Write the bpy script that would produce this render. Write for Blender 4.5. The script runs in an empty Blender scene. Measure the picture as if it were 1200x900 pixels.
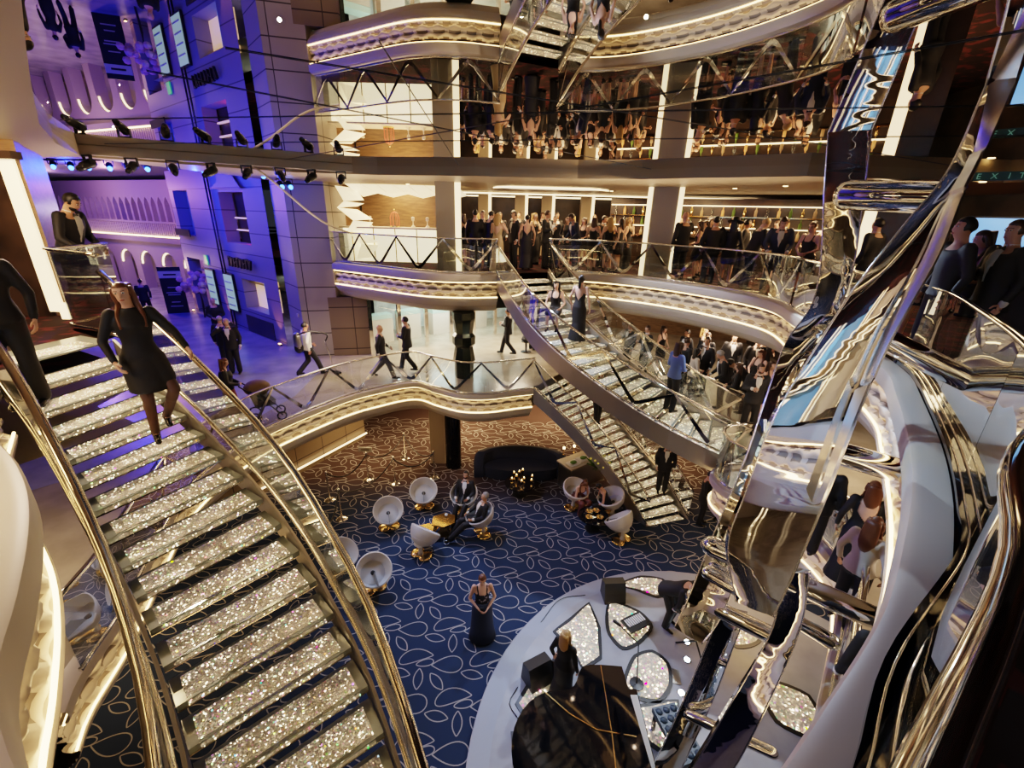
import bpy, bmesh, math, random
from mathutils import Vector, Matrix, geometry
from math import sin, cos, pi, radians
random.seed(7)
SC = bpy.context.scene
COL = SC.collection
# levels: 0 = bar deck the camera stands on, L1 = promenade deck, L0 = lobby floor, CE = mirrored ceiling
L1, L0, CE, SOF = -3.25, -6.5, 2.7, 2.5

# ------------------------------------------------------------------ materials
def mat(name, color=(.8,.8,.8), rough=.5, metal=0., emit=None, es=0., spec=.5, coat=0., build=None):
    m = bpy.data.materials.new(name); m.use_nodes = True
    nt = m.node_tree; b = nt.nodes['Principled BSDF']
    b.inputs['Base Color'].default_value = (*color, 1)
    b.inputs['Roughness'].default_value = rough
    b.inputs['Metallic'].default_value = metal
    b.inputs['Specular IOR Level'].default_value = spec
    b.inputs['Coat Weight'].default_value = coat
    if emit:
        b.inputs['Emission Color'].default_value = (*emit, 1)
        b.inputs['Emission Strength'].default_value = es
    if build: build(nt, b)
    return m
def node(nt, t, **kw):
    n = nt.nodes.new(t)
    for k, v in kw.items(): setattr(n, k, v)
    return n
def noise_color(c1, c2, scale=5, detail=3, stretch=(1,1,1), rough=None, bump=0, lo=.35, hi=.65):
    def f(nt, b):
        tc = node(nt, 'ShaderNodeTexCoord'); mp = node(nt, 'ShaderNodeMapping'); mp.inputs['Scale'].default_value = stretch
        n = node(nt, 'ShaderNodeTexNoise'); n.inputs['Scale'].default_value = scale; n.inputs['Detail'].default_value = detail
        r = node(nt, 'ShaderNodeValToRGB'); r.color_ramp.elements[0].position = lo; r.color_ramp.elements[1].position = hi
        r.color_ramp.elements[0].color = (*c1, 1); r.color_ramp.elements[1].color = (*c2, 1)
        nt.links.new(tc.outputs['Object'], mp.inputs['Vector']); nt.links.new(mp.outputs['Vector'], n.inputs['Vector'])
        nt.links.new(n.outputs['Fac'], r.inputs['Fac']); nt.links.new(r.outputs['Color'], b.inputs['Base Color'])
        if bump:
            bp = node(nt, 'ShaderNodeBump'); bp.inputs['Strength'].default_value = bump; bp.inputs['Distance'].default_value = .02
            nt.links.new(n.outputs['Fac'], bp.inputs['Height']); nt.links.new(bp.outputs['Normal'], b.inputs['Normal'])
    return f
def soft_bump(scale, strength, dist=.01):
    def f(nt, b):
        tc = node(nt, 'ShaderNodeTexCoord')
        n = node(nt, 'ShaderNodeTexNoise'); n.inputs['Scale'].default_value = scale; n.inputs['Detail'].default_value = 1
        bp = node(nt, 'ShaderNodeBump'); bp.inputs['Strength'].default_value = strength; bp.inputs['Distance'].default_value = dist
        nt.links.new(tc.outputs['Object'], n.inputs['Vector']); nt.links.new(n.outputs['Fac'], bp.inputs['Height'])
        nt.links.new(bp.outputs['Normal'], b.inputs['Normal'])
    return f
def tiles(c, joint, w, h, axis='xz', off=.5, mortar=.012):
    def f(nt, b):
        tc = node(nt, 'ShaderNodeTexCoord'); sp = node(nt, 'ShaderNodeSeparateXYZ'); cb = node(nt, 'ShaderNodeCombineXYZ')
        br = node(nt, 'ShaderNodeTexBrick'); br.offset = off
        br.inputs['Color1'].default_value = (*c, 1); br.inputs['Color2'].default_value = (*[x*.88 for x in c], 1)
        br.inputs['Mortar'].default_value = (*joint, 1); br.inputs['Scale'].default_value = 1
        br.inputs['Mortar Size'].default_value = mortar; br.inputs['Brick Width'].default_value = w; br.inputs['Row Height'].default_value = h
        nt.links.new(tc.outputs['Object'], sp.inputs[0])
        if axis == 'xz':
            ad = node(nt, 'ShaderNodeMath', operation='ADD')
            nt.links.new(sp.outputs['X'], ad.inputs[0]); nt.links.new(sp.outputs['Y'], ad.inputs[1])
            nt.links.new(ad.outputs[0], cb.inputs['X']); nt.links.new(sp.outputs['Z'], cb.inputs['Y'])
        else:
            nt.links.new(sp.outputs['X'], cb.inputs['X']); nt.links.new(sp.outputs['Y'], cb.inputs['Y'])
        nt.links.new(cb.outputs[0], br.inputs['Vector']); nt.links.new(br.outputs['Color'], b.inputs['Base Color'])
    return f
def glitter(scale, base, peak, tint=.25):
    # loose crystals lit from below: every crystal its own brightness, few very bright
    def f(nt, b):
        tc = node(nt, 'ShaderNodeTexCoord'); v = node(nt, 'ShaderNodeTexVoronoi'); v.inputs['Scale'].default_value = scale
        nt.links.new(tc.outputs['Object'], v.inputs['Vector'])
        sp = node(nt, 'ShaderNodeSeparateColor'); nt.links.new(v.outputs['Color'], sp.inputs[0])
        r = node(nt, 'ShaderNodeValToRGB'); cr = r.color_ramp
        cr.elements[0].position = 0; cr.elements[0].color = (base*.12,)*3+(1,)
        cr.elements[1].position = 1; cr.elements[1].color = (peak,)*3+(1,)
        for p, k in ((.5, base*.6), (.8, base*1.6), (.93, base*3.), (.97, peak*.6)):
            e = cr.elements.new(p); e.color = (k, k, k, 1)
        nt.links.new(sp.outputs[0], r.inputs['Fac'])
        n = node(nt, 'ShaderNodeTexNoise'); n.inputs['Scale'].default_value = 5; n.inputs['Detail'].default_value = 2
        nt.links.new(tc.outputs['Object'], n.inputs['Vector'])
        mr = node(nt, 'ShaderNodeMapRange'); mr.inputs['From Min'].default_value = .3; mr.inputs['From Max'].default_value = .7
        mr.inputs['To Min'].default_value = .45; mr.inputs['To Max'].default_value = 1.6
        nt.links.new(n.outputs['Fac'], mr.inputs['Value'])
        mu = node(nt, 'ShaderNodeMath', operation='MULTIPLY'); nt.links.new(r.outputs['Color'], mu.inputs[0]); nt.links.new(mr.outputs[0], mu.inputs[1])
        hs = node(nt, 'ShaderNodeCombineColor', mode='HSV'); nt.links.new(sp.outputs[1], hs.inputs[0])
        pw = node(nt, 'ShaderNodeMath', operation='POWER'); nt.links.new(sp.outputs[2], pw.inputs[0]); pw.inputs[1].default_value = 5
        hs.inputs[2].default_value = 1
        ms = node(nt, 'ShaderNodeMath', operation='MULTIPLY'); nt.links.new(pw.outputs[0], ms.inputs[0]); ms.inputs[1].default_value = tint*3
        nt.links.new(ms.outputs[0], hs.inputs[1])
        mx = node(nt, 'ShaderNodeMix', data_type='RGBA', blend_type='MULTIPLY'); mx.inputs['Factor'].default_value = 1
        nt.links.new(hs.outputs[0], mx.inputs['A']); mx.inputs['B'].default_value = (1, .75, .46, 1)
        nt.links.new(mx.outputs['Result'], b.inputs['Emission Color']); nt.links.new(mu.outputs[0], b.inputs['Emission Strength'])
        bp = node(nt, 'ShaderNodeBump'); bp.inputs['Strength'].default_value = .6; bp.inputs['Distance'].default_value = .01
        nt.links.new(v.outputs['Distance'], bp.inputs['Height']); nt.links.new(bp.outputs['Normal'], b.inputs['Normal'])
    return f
def glass_mat(name, tint=(.93,.96,.95), refl=.12, rough=.0):
    m = bpy.data.materials.new(name); m.use_nodes = True; nt = m.node_tree
    for n in list(nt.nodes): nt.nodes.remove(n)
    out = node(nt, 'ShaderNodeOutputMaterial'); mix = node(nt, 'ShaderNodeMixShader')
    tr = node(nt, 'ShaderNodeBsdfTransparent'); tr.inputs[0].default_value = (*tint, 1)
    gl = node(nt, 'ShaderNodeBsdfGlossy'); gl.inputs['Roughness'].default_value = rough; gl.inputs['Color'].default_value = (.9, .95, 1, 1)
    lw = node(nt, 'ShaderNodeLayerWeight'); lw.inputs['Blend'].default_value = .22
    mr = node(nt, 'ShaderNodeMapRange'); mr.inputs['To Min'].default_value = refl*.5; mr.inputs['To Max'].default_value = .75
    nt.links.new(lw.outputs['Fresnel'], mr.inputs['Value']); nt.links.new(mr.outputs[0], mix.inputs[0])
    nt.links.new(tr.outputs[0], mix.inputs[1]); nt.links.new(gl.outputs[0], mix.inputs[2]); nt.links.new(mix.outputs[0], out.inputs[0])
    return m
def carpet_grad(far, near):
    # blue stage light put into the lobby carpet's colour, brown by the shops
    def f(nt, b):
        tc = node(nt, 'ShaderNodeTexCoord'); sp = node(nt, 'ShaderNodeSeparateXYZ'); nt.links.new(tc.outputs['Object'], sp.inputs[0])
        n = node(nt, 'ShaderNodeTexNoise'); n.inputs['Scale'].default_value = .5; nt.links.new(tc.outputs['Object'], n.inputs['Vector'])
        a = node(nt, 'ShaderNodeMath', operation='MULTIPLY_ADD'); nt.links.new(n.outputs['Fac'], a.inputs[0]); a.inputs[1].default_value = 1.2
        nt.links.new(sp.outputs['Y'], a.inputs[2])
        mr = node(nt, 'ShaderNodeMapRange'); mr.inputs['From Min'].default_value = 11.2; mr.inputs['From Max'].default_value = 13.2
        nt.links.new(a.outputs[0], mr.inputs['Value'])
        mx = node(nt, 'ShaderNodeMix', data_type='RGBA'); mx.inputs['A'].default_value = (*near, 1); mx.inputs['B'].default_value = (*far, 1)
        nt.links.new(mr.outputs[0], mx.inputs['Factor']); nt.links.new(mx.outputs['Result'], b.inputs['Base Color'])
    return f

def streaks(nt, b):
    # slightly uneven rolled steel: long shallow horizontal ripples
    tc = node(nt, 'ShaderNodeTexCoord'); mp = node(nt, 'ShaderNodeMapping'); mp.inputs['Scale'].default_value = (.4, .4, 2.2)
    n = node(nt, 'ShaderNodeTexNoise'); n.inputs['Scale'].default_value = 1.7; n.inputs['Detail'].default_value = 1.6
    bp = node(nt, 'ShaderNodeBump'); bp.inputs['Strength'].default_value = .2; bp.inputs['Distance'].default_value = .05
    nt.links.new(tc.outputs['Object'], mp.inputs['Vector']); nt.links.new(mp.outputs['Vector'], n.inputs['Vector'])
    nt.links.new(n.outputs['Fac'], bp.inputs['Height']); nt.links.new(bp.outputs['Normal'], b.inputs['Normal'])
M = {}
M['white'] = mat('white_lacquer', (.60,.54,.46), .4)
M['hollow'] = mat('wave_hollow_shade', (.20,.165,.13), .5)  # darker tone put into the relief's recesses as painted shade
M['cream'] = mat('cream_plaster', (.50,.44,.35), .6)
M['beige'] = mat('beige_soffit', (.44,.35,.24), .45)
M['led'] = mat('warm_led', (1,.8,.5), .5, emit=(1,.64,.27), es=8)
M['led_soft'] = mat('warm_led_soft', (1,.8,.5), .5, emit=(1,.70,.38), es=3.2)
M['led_col'] = mat('column_light', (1,.85,.6), .5, emit=(1,.70,.38), es=2.0)
M['chrome'] = mat('chrome', (.86,.84,.80), .06, 1)
M['chrome_warm'] = mat('warm_chrome', (.82,.74,.60), .10, 1)
M['sculpt'] = mat('polished_steel', (.90,.92,.95), .03, 1, build=streaks)
M['rim_steel'] = mat('bright_steel_rim', (.92,.95,1), .22, 1)
M['column'] = mat('bronze_column', (.34,.29,.22), .42, .1)
M['mirror'] = mat('ceiling_mirror', (.80,.76,.70), .004, 1)
M['steel'] = mat('brushed_steel', (.45,.43,.40), .28, 1)
M['stringer'] = mat('stair_side_metal', (.42,.40,.38), .32, .7)
M['glass'] = glass_mat('balustrade_glass')
M['glass_tread'] = mat('tread_glass_frame', (.42,.47,.45), .12, .3)
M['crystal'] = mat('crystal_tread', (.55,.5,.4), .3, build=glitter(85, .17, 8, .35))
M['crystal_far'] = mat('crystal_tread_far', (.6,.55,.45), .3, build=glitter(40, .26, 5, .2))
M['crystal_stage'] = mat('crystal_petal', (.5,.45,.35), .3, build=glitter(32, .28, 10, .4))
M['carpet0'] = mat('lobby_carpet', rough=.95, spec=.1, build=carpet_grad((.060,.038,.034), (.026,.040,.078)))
M['carpet_line'] = mat('carpet_line', (.34,.33,.33), .95, spec=.1)
M['carpet2'] = mat('bar_carpet', rough=.9, spec=.1, build=noise_color((.02,.012,.012), (.075,.018,.02), 3.5, 4, lo=.52, hi=.60))
M['floor1'] = mat('promenade_stone', rough=.22, build=noise_color((.26,.22,.16), (.36,.31,.23), 1.6, 6, bump=.0))
M['floor_blue'] = mat('promenade_stone_pale', rough=.25, build=noise_color((.20,.20,.26), (.36,.35,.42), 1.2, 7, lo=.3, hi=.7))
M['stone'] = mat('pillar_stone', rough=.45, build=tiles((.34,.31,.27), (.04,.035,.03), 1.6, .8, off=0, mortar=.018))
M['tile_brown'] = mat('brown_stone', rough=.4, build=tiles((.20,.15,.095), (.03,.02,.015), 1.4, .75, off=0, mortar=.018))
M['facade'] = mat('facade_stone', rough=.55, build=tiles((.24,.22,.30), (.07,.06,.08), 3.0, .78, off=0, mortar=.02))
M['lilac'] = mat('pale_stucco', (.40,.33,.36), .6)
M['black'] = mat('black_satin', (.008,.008,.009), .35)
M['gloss_black'] = mat('piano_lacquer', (.003,.004,.007), .04, spec=.35, coat=.2)
M['dark'] = mat('dark_wall', rough=.35, build=noise_color((.018,.012,.009), (.05,.03,.02), 2, 3))
M['wood'] = mat('wood_panel', rough=.4, build=noise_color((.10,.055,.024), (.17,.10,.045), 3, 5, stretch=(1,1,6)))
M['gold'] = mat('polished_gold', (.85,.58,.26), .12, 1)
M['bronze'] = mat('dark_bronze', (.035,.045,.035), .15, .6)
M['navy_fab'] = mat('navy_velvet', (.012,.015,.030), .8)
M['blue_leather'] = mat('blue_leather', (.02,.05,.09), .4)
M['shell'] = mat('white_shell', (.62,.60,.58), .35)
M['stage'] = mat('stage_floor', rough=.35, build=noise_color((.30,.31,.34), (.40,.41,.44), 1.5, 3))
M['stage_rim'] = mat('stage_rim', (.33,.36,.42), .4)
M['spot_w'] = mat('white_spot', (1,1,1), .5, emit=(.75,.9,1), es=25)
M['blue_lens'] = mat('blue_lens', (0,.1,1), .5, emit=(.03,.16,1), es=14)
M['red_neon'] = mat('red_neon', (1,.1,.08), .5, emit=(1,.06,.05), es=5)
M['orange_glow'] = mat('uplight_lens', (1,.5,.2), .5, emit=(1,.42,.15), es=14)
M['shop'] = mat('shop_light', (.8,.85,.8), .4, emit=(.75,.88,.85), es=1.3)
M['shop_wall'] = mat('shop_interior', rough=.4, build=noise_color((.38,.42,.40), (.6,.64,.6), 3, 2))
M['screen_pale'] = mat('pale_screen', (.3,.4,.35), .3, emit=(.35,.55,.42), es=.45)
M['screen_blue'] = mat('blue_screen', (.1,.2,.5), .3, emit=(.10,.35,.9), es=.9)
M['green_sign'] = mat('green_sign', (.02,.15,.08), .4, emit=(.03,.35,.15), es=.8)
M['bar_glow'] = mat('bar_glow', rough=.4, emit=(1,.6,.25), es=.5)
M['window_dark'] = mat('dark_window', (.02,.02,.03), .08)
M['skin'] = mat('skin', (.60,.33,.22), .5)
M['skin_pale'] = mat('pale_skin', (.72,.44,.33), .5)
M['skin_dark'] = mat('tan_skin', (.40,.20,.12), .5)
M['tights'] = mat('sheer_black_tights', (.10,.045,.03), .5)
M['suit'] = mat('black_suit', (.006,.006,.008), .7)
M['suit_navy'] = mat('navy_suit', (.02,.03,.065), .7)
M['shirt'] = mat('white_shirt', (.75,.74,.72), .7)
M['shirt_blue'] = mat('blue_blouse', (.16,.26,.62), .7)
M['champagne'] = mat('champagne_satin', (.50,.35,.20), .35)
M['red'] = mat('red_dress', (.25,.008,.012), .6)
M['rust'] = mat('rust_dress', (.12,.03,.025), .6)
M['white_top'] = mat('cream_top', (.55,.48,.40), .7)
M['shoe'] = mat('black_shoe', (.004,.004,.004), .25)
M['hair_black'] = mat('black_hair', (.008,.006,.005), .45)
M['hair_brown'] = mat('brown_hair', (.05,.022,.010), .45)
M['hair_auburn'] = mat('auburn_hair', (.13,.045,.018), .4)
M['hair_blond'] = mat('blond_hair', (.45,.28,.11), .45)
M['hair_grey'] = mat('grey_hair', (.35,.33,.31), .6)
M['eye_w'] = mat('eye_white', (.8,.8,.78), .2)
M['eye_d'] = mat('eye_iris', (.03,.02,.015), .15)
M['lip'] = mat('lips', (.45,.12,.10), .4)
M['green'] = mat('leaf_green', (.10,.20,.03), .6)
M['amber'] = mat('amber_drink', (.5,.2,.04), .1, emit=(1,.5,.15), es=.4)
M['pattern_top'] = mat('black_floral_top', rough=.7, build=noise_color((.006,.006,.012), (.35,.30,.35), 14, 1, lo=.60, hi=.63))
M['plum'] = mat('plum_lit_ground', (.2,.1,.2), .5)

# ------------------------------------------------------------------ geometry helpers
class Geo:
    def __init__(s): s.v = []; s.f = []; s.m = []
    def add(s, vs, fs, m=0):
        o = len(s.v); s.v += [tuple(p) for p in vs]; s.f += [tuple(i+o for i in f) for f in fs]; s.m += [m]*len(fs); return s
    def join(s, g, m=None):
        o = len(s.v); s.v += g.v; s.f += [tuple(i+o for i in f) for f in g.f]; s.m += (g.m if m is None else [m]*len(g.f)); return s
    def xf(s, mt): s.v = [tuple(mt @ Vector(p)) for p in s.v]; return s
    def box(s, c, d, rz=0, m=0, rx=0):
        a = Matrix.Translation(c) @ Matrix.Rotation(rz, 4, 'Z') @ Matrix.Rotation(rx, 4, 'X')
        vs = [tuple(a @ Vector((sx*d[0]/2, sy*d[1]/2, sz*d[2]/2))) for sz in (-1,1) for sx, sy in ((-1,-1),(1,-1),(1,1),(-1,1))]
        return s.add(vs, [(3,2,1,0),(4,5,6,7),(0,1,5,4),(1,2,6,5),(2,3,7,6),(3,0,4,7)], m)
    def ring_loft(s, rings, m=0, cap=True, close=True):
        n = len(rings[0]); vs = [p for r in rings for p in r]; fs = []
        for i in range(len(rings)-1):
            for j in range(n if close else n-1):
                k = (j+1) % n; fs.append((i*n+j, i*n+k, (i+1)*n+k, (i+1)*n+j))
        if cap and close: fs += [tuple(range(n-1,-1,-1)), tuple((len(rings)-1)*n+j for j in range(n))]
        return s.add(vs, fs, m)
    def capsule(s, p0, r0, p1, r1, seg=8, m=0, flat=1.):
        p0 = Vector(p0); p1 = Vector(p1); d = p1-p0; L = d.length or 1e-4; d = d/L
        a = d.orthogonal().normalized() if abs(d.z) < .9 else Vector((1,0,0)); a = (a-d*a.dot(d)).normalized(); b = d.cross(a)
        rings = []
        for t, c, r in ((-.97,p0,r0),(-.6,p0,r0),(0,p0,r0),(0,p1,r1),(.6,p1,r1),(.97,p1,r1)):
            q = math.sqrt(max(0,1-t*t)); cc = c+d*(t*r)
            rings.append([cc+(a*cos(2*pi*j/seg)+b*sin(2*pi*j/seg)*flat)*(r*q) for j in range(seg)])
        return s.ring_loft(rings, m)
    def tube(s, pts, r, seg=8, m=0, closed=False, sx=1., sz=1.):
        # sweep with horizontal side vector; sx/sz scale the section
        pts = [Vector(p) for p in pts]; rings = []; n = len(pts); prev = Vector((1,0,0))
        for i, p in enumerate(pts):
            t = (pts[min(i+1,n-1)]-pts[max(i-1,0)]); t = t.normalized() if t.length > 1e-6 else Vector((0,0,1))
            a = t.cross(Vector((0,0,1)))
            if a.length < .05: a = prev-t*prev.dot(t)
            a.normalize(); prev = a; b = a.cross(t)
            rr = r[i] if isinstance(r, (list,tuple)) else r
            rings.append([p+a*(cos(2*pi*j/seg)*rr*sx)+b*(sin(2*pi*j/seg)*rr*sz) for j in range(seg)])
        return s.ring_loft(rings, m)
    def lathe(s, prof, seg=24, c=(0,0,0), m=0, caps=True):
        rings = [[(c[0]+r*cos(2*pi*j/seg), c[1]+r*sin(2*pi*j/seg), c[2]+z) for j in range(seg)] for r, z in prof]
        return s.ring_loft(rings, m, cap=caps)
    def ellip(s, c, r, rot=None, seg=12, rg=8, m=0):
        c = Vector(c); R = rot or Matrix.Identity(3); rings = []
        for i in range(rg+1):
            th = max(.04, min(pi-.04, pi*i/rg))
            rings.append([c+R@Vector((r[0]*sin(th)*cos(2*pi*j/seg), r[1]*sin(th)*sin(2*pi*j/seg), -r[2]*cos(th))) for j in range(seg)])
        return s.ring_loft(rings, m)
    def prism(s, poly, z0, z1, m=0):
        n = len(poly); a = sum(poly[i][0]*poly[(i+1)%n][1]-poly[(i+1)%n][0]*poly[i][1] for i in range(n))
        if a < 0: poly = poly[::-1]
        return s.ring_loft([[(p[0],p[1],z0) for p in poly], [(p[0],p[1],z1) for p in poly]], m)
    def mesh(s, name, mats, smooth=True):
        me = bpy.data.meshes.new(name); me.from_pydata(s.v, [], s.f)
        for k in mats: me.materials.append(M[k] if isinstance(k, str) else k)
        me.polygons.foreach_set('material_index', s.m)
        if smooth is True: me.polygons.foreach_set('use_smooth', [True]*len(s.f))
        me.update(); return me
def obj(name, geo, mats, parent=None, smooth=False, **kw):
    if isinstance(mats, str) or isinstance(mats, bpy.types.Material): mats = [mats]
    me = geo if isinstance(geo, bpy.types.Mesh) else geo.mesh(name, mats, smooth)
    if smooth == 'auto':
        me.polygons.foreach_set('use_smooth', [True]*len(me.polygons)); me.set_sharp_from_angle(angle=radians(38))
    o = bpy.data.objects.new(name, me); COL.objects.link(o)
    if parent: o.parent = parent
    tag(o, **kw); return o
def tag(o, label=None, cat=None, group=None, kind=None):
    if label: o['label'] = label
    if cat: o['category'] = cat
    if group: o['group'] = group
    if kind: o['kind'] = kind
    return o
def thing(name, label, cat, loc=(0,0,0), rz=0, group=None):
    o = bpy.data.objects.new(name, None); COL.objects.link(o); o.empty_display_size = .1
    o.location = loc; o.rotation_euler = (0,0,rz); return tag(o, label, cat, group)
def struct(name, geo, mats, smooth=False): return obj(name, geo, mats, None, smooth, kind='structure')
def copy_tree(o, parent=None):
    c = o.copy(); COL.objects.link(c)
    if parent: c.parent = parent
    for ch in list(o.children): copy_tree(ch, c)
    return c
def catmull(pts, step=.12):
    P = [Vector((*p, 0)) if len(p) == 2 else Vector(p) for p in pts]; out = []
    for i in range(len(P)-1):
        a = P[max(i-1,0)]; b = P[i]; c = P[i+1]; d = P[min(i+2,len(P)-1)]
        if i == 0: a = b-(c-b)
        if i == len(P)-2: d = c+(c-b)
        n = max(2, int((c-b).length/step))
        for k in range(n):
            t = k/n; out.append(.5*((2*b)+(c-a)*t+(2*a-5*b+4*c-d)*t*t+(3*b-a-3*c+d)*t**3))
    out.append(P[-1]); return out
def resample(pts, step):
    L = [0]
    for a, b in zip(pts, pts[1:]): L.append(L[-1]+(b-a).length)
    n = max(1, round(L[-1]/step)); out = []; j = 0
    for k in range(n+1):
        s = L[-1]*k/n
        while j < len(L)-2 and L[j+1] < s: j += 1
        t = (s-L[j])/max(1e-9, L[j+1]-L[j]); out.append(pts[j].lerp(pts[j+1], t))
    return out
def offset(pts, d):
    out = []; n = len(pts)
    for i, p in enumerate(pts):
        t = pts[min(i+1,n-1)]-pts[max(i-1,0)]; t.z = 0; t.normalize()
        out.append(p+Vector((t.y,-t.x,0))*d)      # to the right of travel
    return out
def inside(p, poly):
    c = False; n = len(poly); x, y = p
    for i in range(n):
        x1, y1 = poly[i]; x2, y2 = poly[(i+1)%n]
        if (y1 > y) != (y2 > y) and x < (x2-x1)*(y-y1)/(y2-y1)+x1: c = not c
    return c
def slab(poly, holes, z, thick=0, m=0):
    pts = []; edges = []
    for l in [poly]+list(holes):
        o = len(pts); pts += [Vector((p[0],p[1])) for p in l]; n = len(l); edges += [(o+i, o+(i+1)%n) for i in range(n)]
    vs2, es, fs, *_ = geometry.delaunay_2d_cdt(pts, edges, [], 0, 1e-5)
    vs = [(v.x,v.y,z) for v in vs2]; g = Geo(); keep = []
    for t in fs:
        c = (sum(vs[i][0] for i in t)/3, sum(vs[i][1] for i in t)/3)
        if not inside(c, poly) or any(inside(c, h) for h in holes): continue
        a, b, d = (vs[i] for i in t); k = (b[0]-a[0])*(d[1]-a[1])-(d[0]-a[0])*(b[1]-a[1])
        keep.append(tuple(t) if k > 0 else tuple(t[::-1]))
    g.add(vs, keep, m)
    if thick: g.add([(x,y,z-thick) for x,y,_ in vs], [f[::-1] for f in keep], m)
    return g
# ------------------------------------------------------------------ deck edges (plan coordinates, metres)
E2A = catmull([(-6.35,15.45),(-4.71,14.46),(-2.85,13.40),(-1.6,13.22),(-.50,13.45)])
E2B = catmull([(1.02,14.2),(2.55,13.95),(4.0,13.0),(5.06,11.77),(5.75,10.16),(5.45,8.6),(5.15,7.3),(4.95,6.2),(4.60,5.22),(4.13,4.48),(3.37,3.39),(2.80,2.67),(2.28,2.10),
               (1.78,1.60),(1.21,1.15),(.74,.82),(.1,.55),(-.7,.55),(-1.4,.80),(-1.9,1.14),(-2.26,1.56),(-2.63,1.97),(-3.04,2.36),(-3.51,2.72),(-3.98,3.03),(-4.7,3.6),(-5.42,4.36)])
E1A = catmull([(-4.55,3.05),(-4.75,3.45),(-4.98,4.3),(-5.5,5.6),(-5.95,6.9),(-6.0,8.2),(-5.75,9.5),(-4.75,11.35),(-3.95,12.2),(-3.04,12.78),(-2.3,12.35),(-1.5,11.95),(-.7,11.95),(.1,12.25),(.66,12.45)])
E1B = catmull([(1.95,14.3),(2.9,14.35),(4.3,12.9),(5.1,11.2),(5.6,10.0)])
E1C = catmull([(5.0,8.45),(4.35,8.25),(4.12,7.75),(4.3,7.2),(4.95,6.6),(5.1,5.6),(4.6,4.7),(3.67,3.57),(2.91,2.71),(2.1,1.95),(1.2,1.2),(.2,.8),(-1,.9)])
def xy(ps): return [(p[0],p[1]) for p in ps]
H2 = xy(offset(E2A,-.15))+xy(offset(E2B,-.15))+[(-5.25,5.58),(-6.3,6.12),(-6.42,7.25),(-7.3,8.3),(-9.1,9.9),(-12,10.6),(-34,24),(-34,40),(-17,40),(-17,26.5),(-15.5,22),(-8.1,16.2)]
H1 = xy(offset(E1A,-.15))+xy(offset(E1B,-.15))+xy(offset(E1C,-.15))+[(-2.4,1.2),(-4.2,2.4)]
struct('floor_bar_deck', slab([(-36,-6),(24,-6),(24,44),(-36,44)], [H2], 0, .3), 'carpet2')
struct('floor_promenade', slab([(-36,-6),(24,-6),(24,44),(-36,44)], [H1], L1, .25), 'floor1')
# pale polished paving of the promenade street
struct('floor_street', slab([(-34,9),(-9,6.5),(-6.5,9.4),(-6.1,11.5),(-6.3,14.0),(-9,18.8),(-9,30),(-12,34),(-34,38)], [], L1+.006), 'floor_blue')

# lobby floor: carpet with woven outline leaves (ribbons are part of the carpet)
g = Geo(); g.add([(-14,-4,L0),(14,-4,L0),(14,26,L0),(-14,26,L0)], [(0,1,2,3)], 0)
def leafshape(kind, n=28):
    out = []
    for i in range(n):
        t = 2*pi*i/n; x = cos(t); y = sin(t)
        if kind == 'drop': y = .74*sin(t)*sin(t/2); x = -x
        elif kind == 'moon': y = .50*sin(t)*abs(sin(t/2))**.6+.22*(1-x*x)-.05
        elif kind == 'leaf': y *= .42*(1-.55*abs(x)**2.5)
        else: y *= .42*(1+.25*x)
        out.append((x,y))
    return out
SHAPES = [('drop',(0,0),.30,4),('moon',(-.62,.12),.33,14),('oval',(-.43,.02),.165,14),('leaf',(-.50,-.30),.20,93),('leaf',(-.88,-.19),.21,-10),('leaf',(-.15,-.34),.20,-48)]
TW, TH, W = 1.38, .76, .0095
for iy in range(-1, 23):
    for ix in range(-9, 10):
        ox = ix*TW+(iy*.55)%TW; oy = iy*TH
        for kind, (cx, cy), r, ang in SHAPES:
            X = ox+cx; Y = oy+cy
            if not (-13 < X < 12 and 0 < Y < 17): continue
            sh = leafshape(kind); a = radians(ang); ins = []; outs = []
            P = [Vector((X+r*(x*cos(a)-y*sin(a)), Y+r*(x*sin(a)+y*cos(a)), L0+.004)) for x, y in sh]
            c = sum(P, Vector())/len(P)
            for i, p in enumerate(P):
                t = (P[(i+1)%len(P)]-P[i-1]); nn = Vector((t.y,-t.x,0)); nn = nn.normalized() if nn.length > 1e-6 else (p-c).normalized()
                ins.append(p-nn*W); outs.append(p+nn*W)
            n = len(P); g.add(ins+outs, [(i,n+i,n+(i+1)%n,(i+1)%n) for i in range(n)], 1)
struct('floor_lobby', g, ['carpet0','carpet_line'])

# ceilings
MO = [(-2.0,2.2),(-2.78,2.98),(-3.58,3.79),(-5.29,5.55),(-6.81,7.31),(-8.24,9.29),(-7.0,10.4),(-5.4,11.7),(-3.4,11.9),(-1.0,11.45),(1.4,11.45),(2.8,11.1),(3.9,10.3),(5.5,9.35),(9.5,9.6),(11,6),(9,-1),(3,-3),(-2,-2)]
big = [(-16,-6),(24,-6),(24,44),(-7.9,44),(-7.9,16.2),(-7.0,10.4),(-8.24,9.29),(-12,10.3),(-16,12)]
struct('ceiling_mirror', slab(MO, [], CE).xf(Matrix.Identity(4)), 'mirror')
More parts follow.
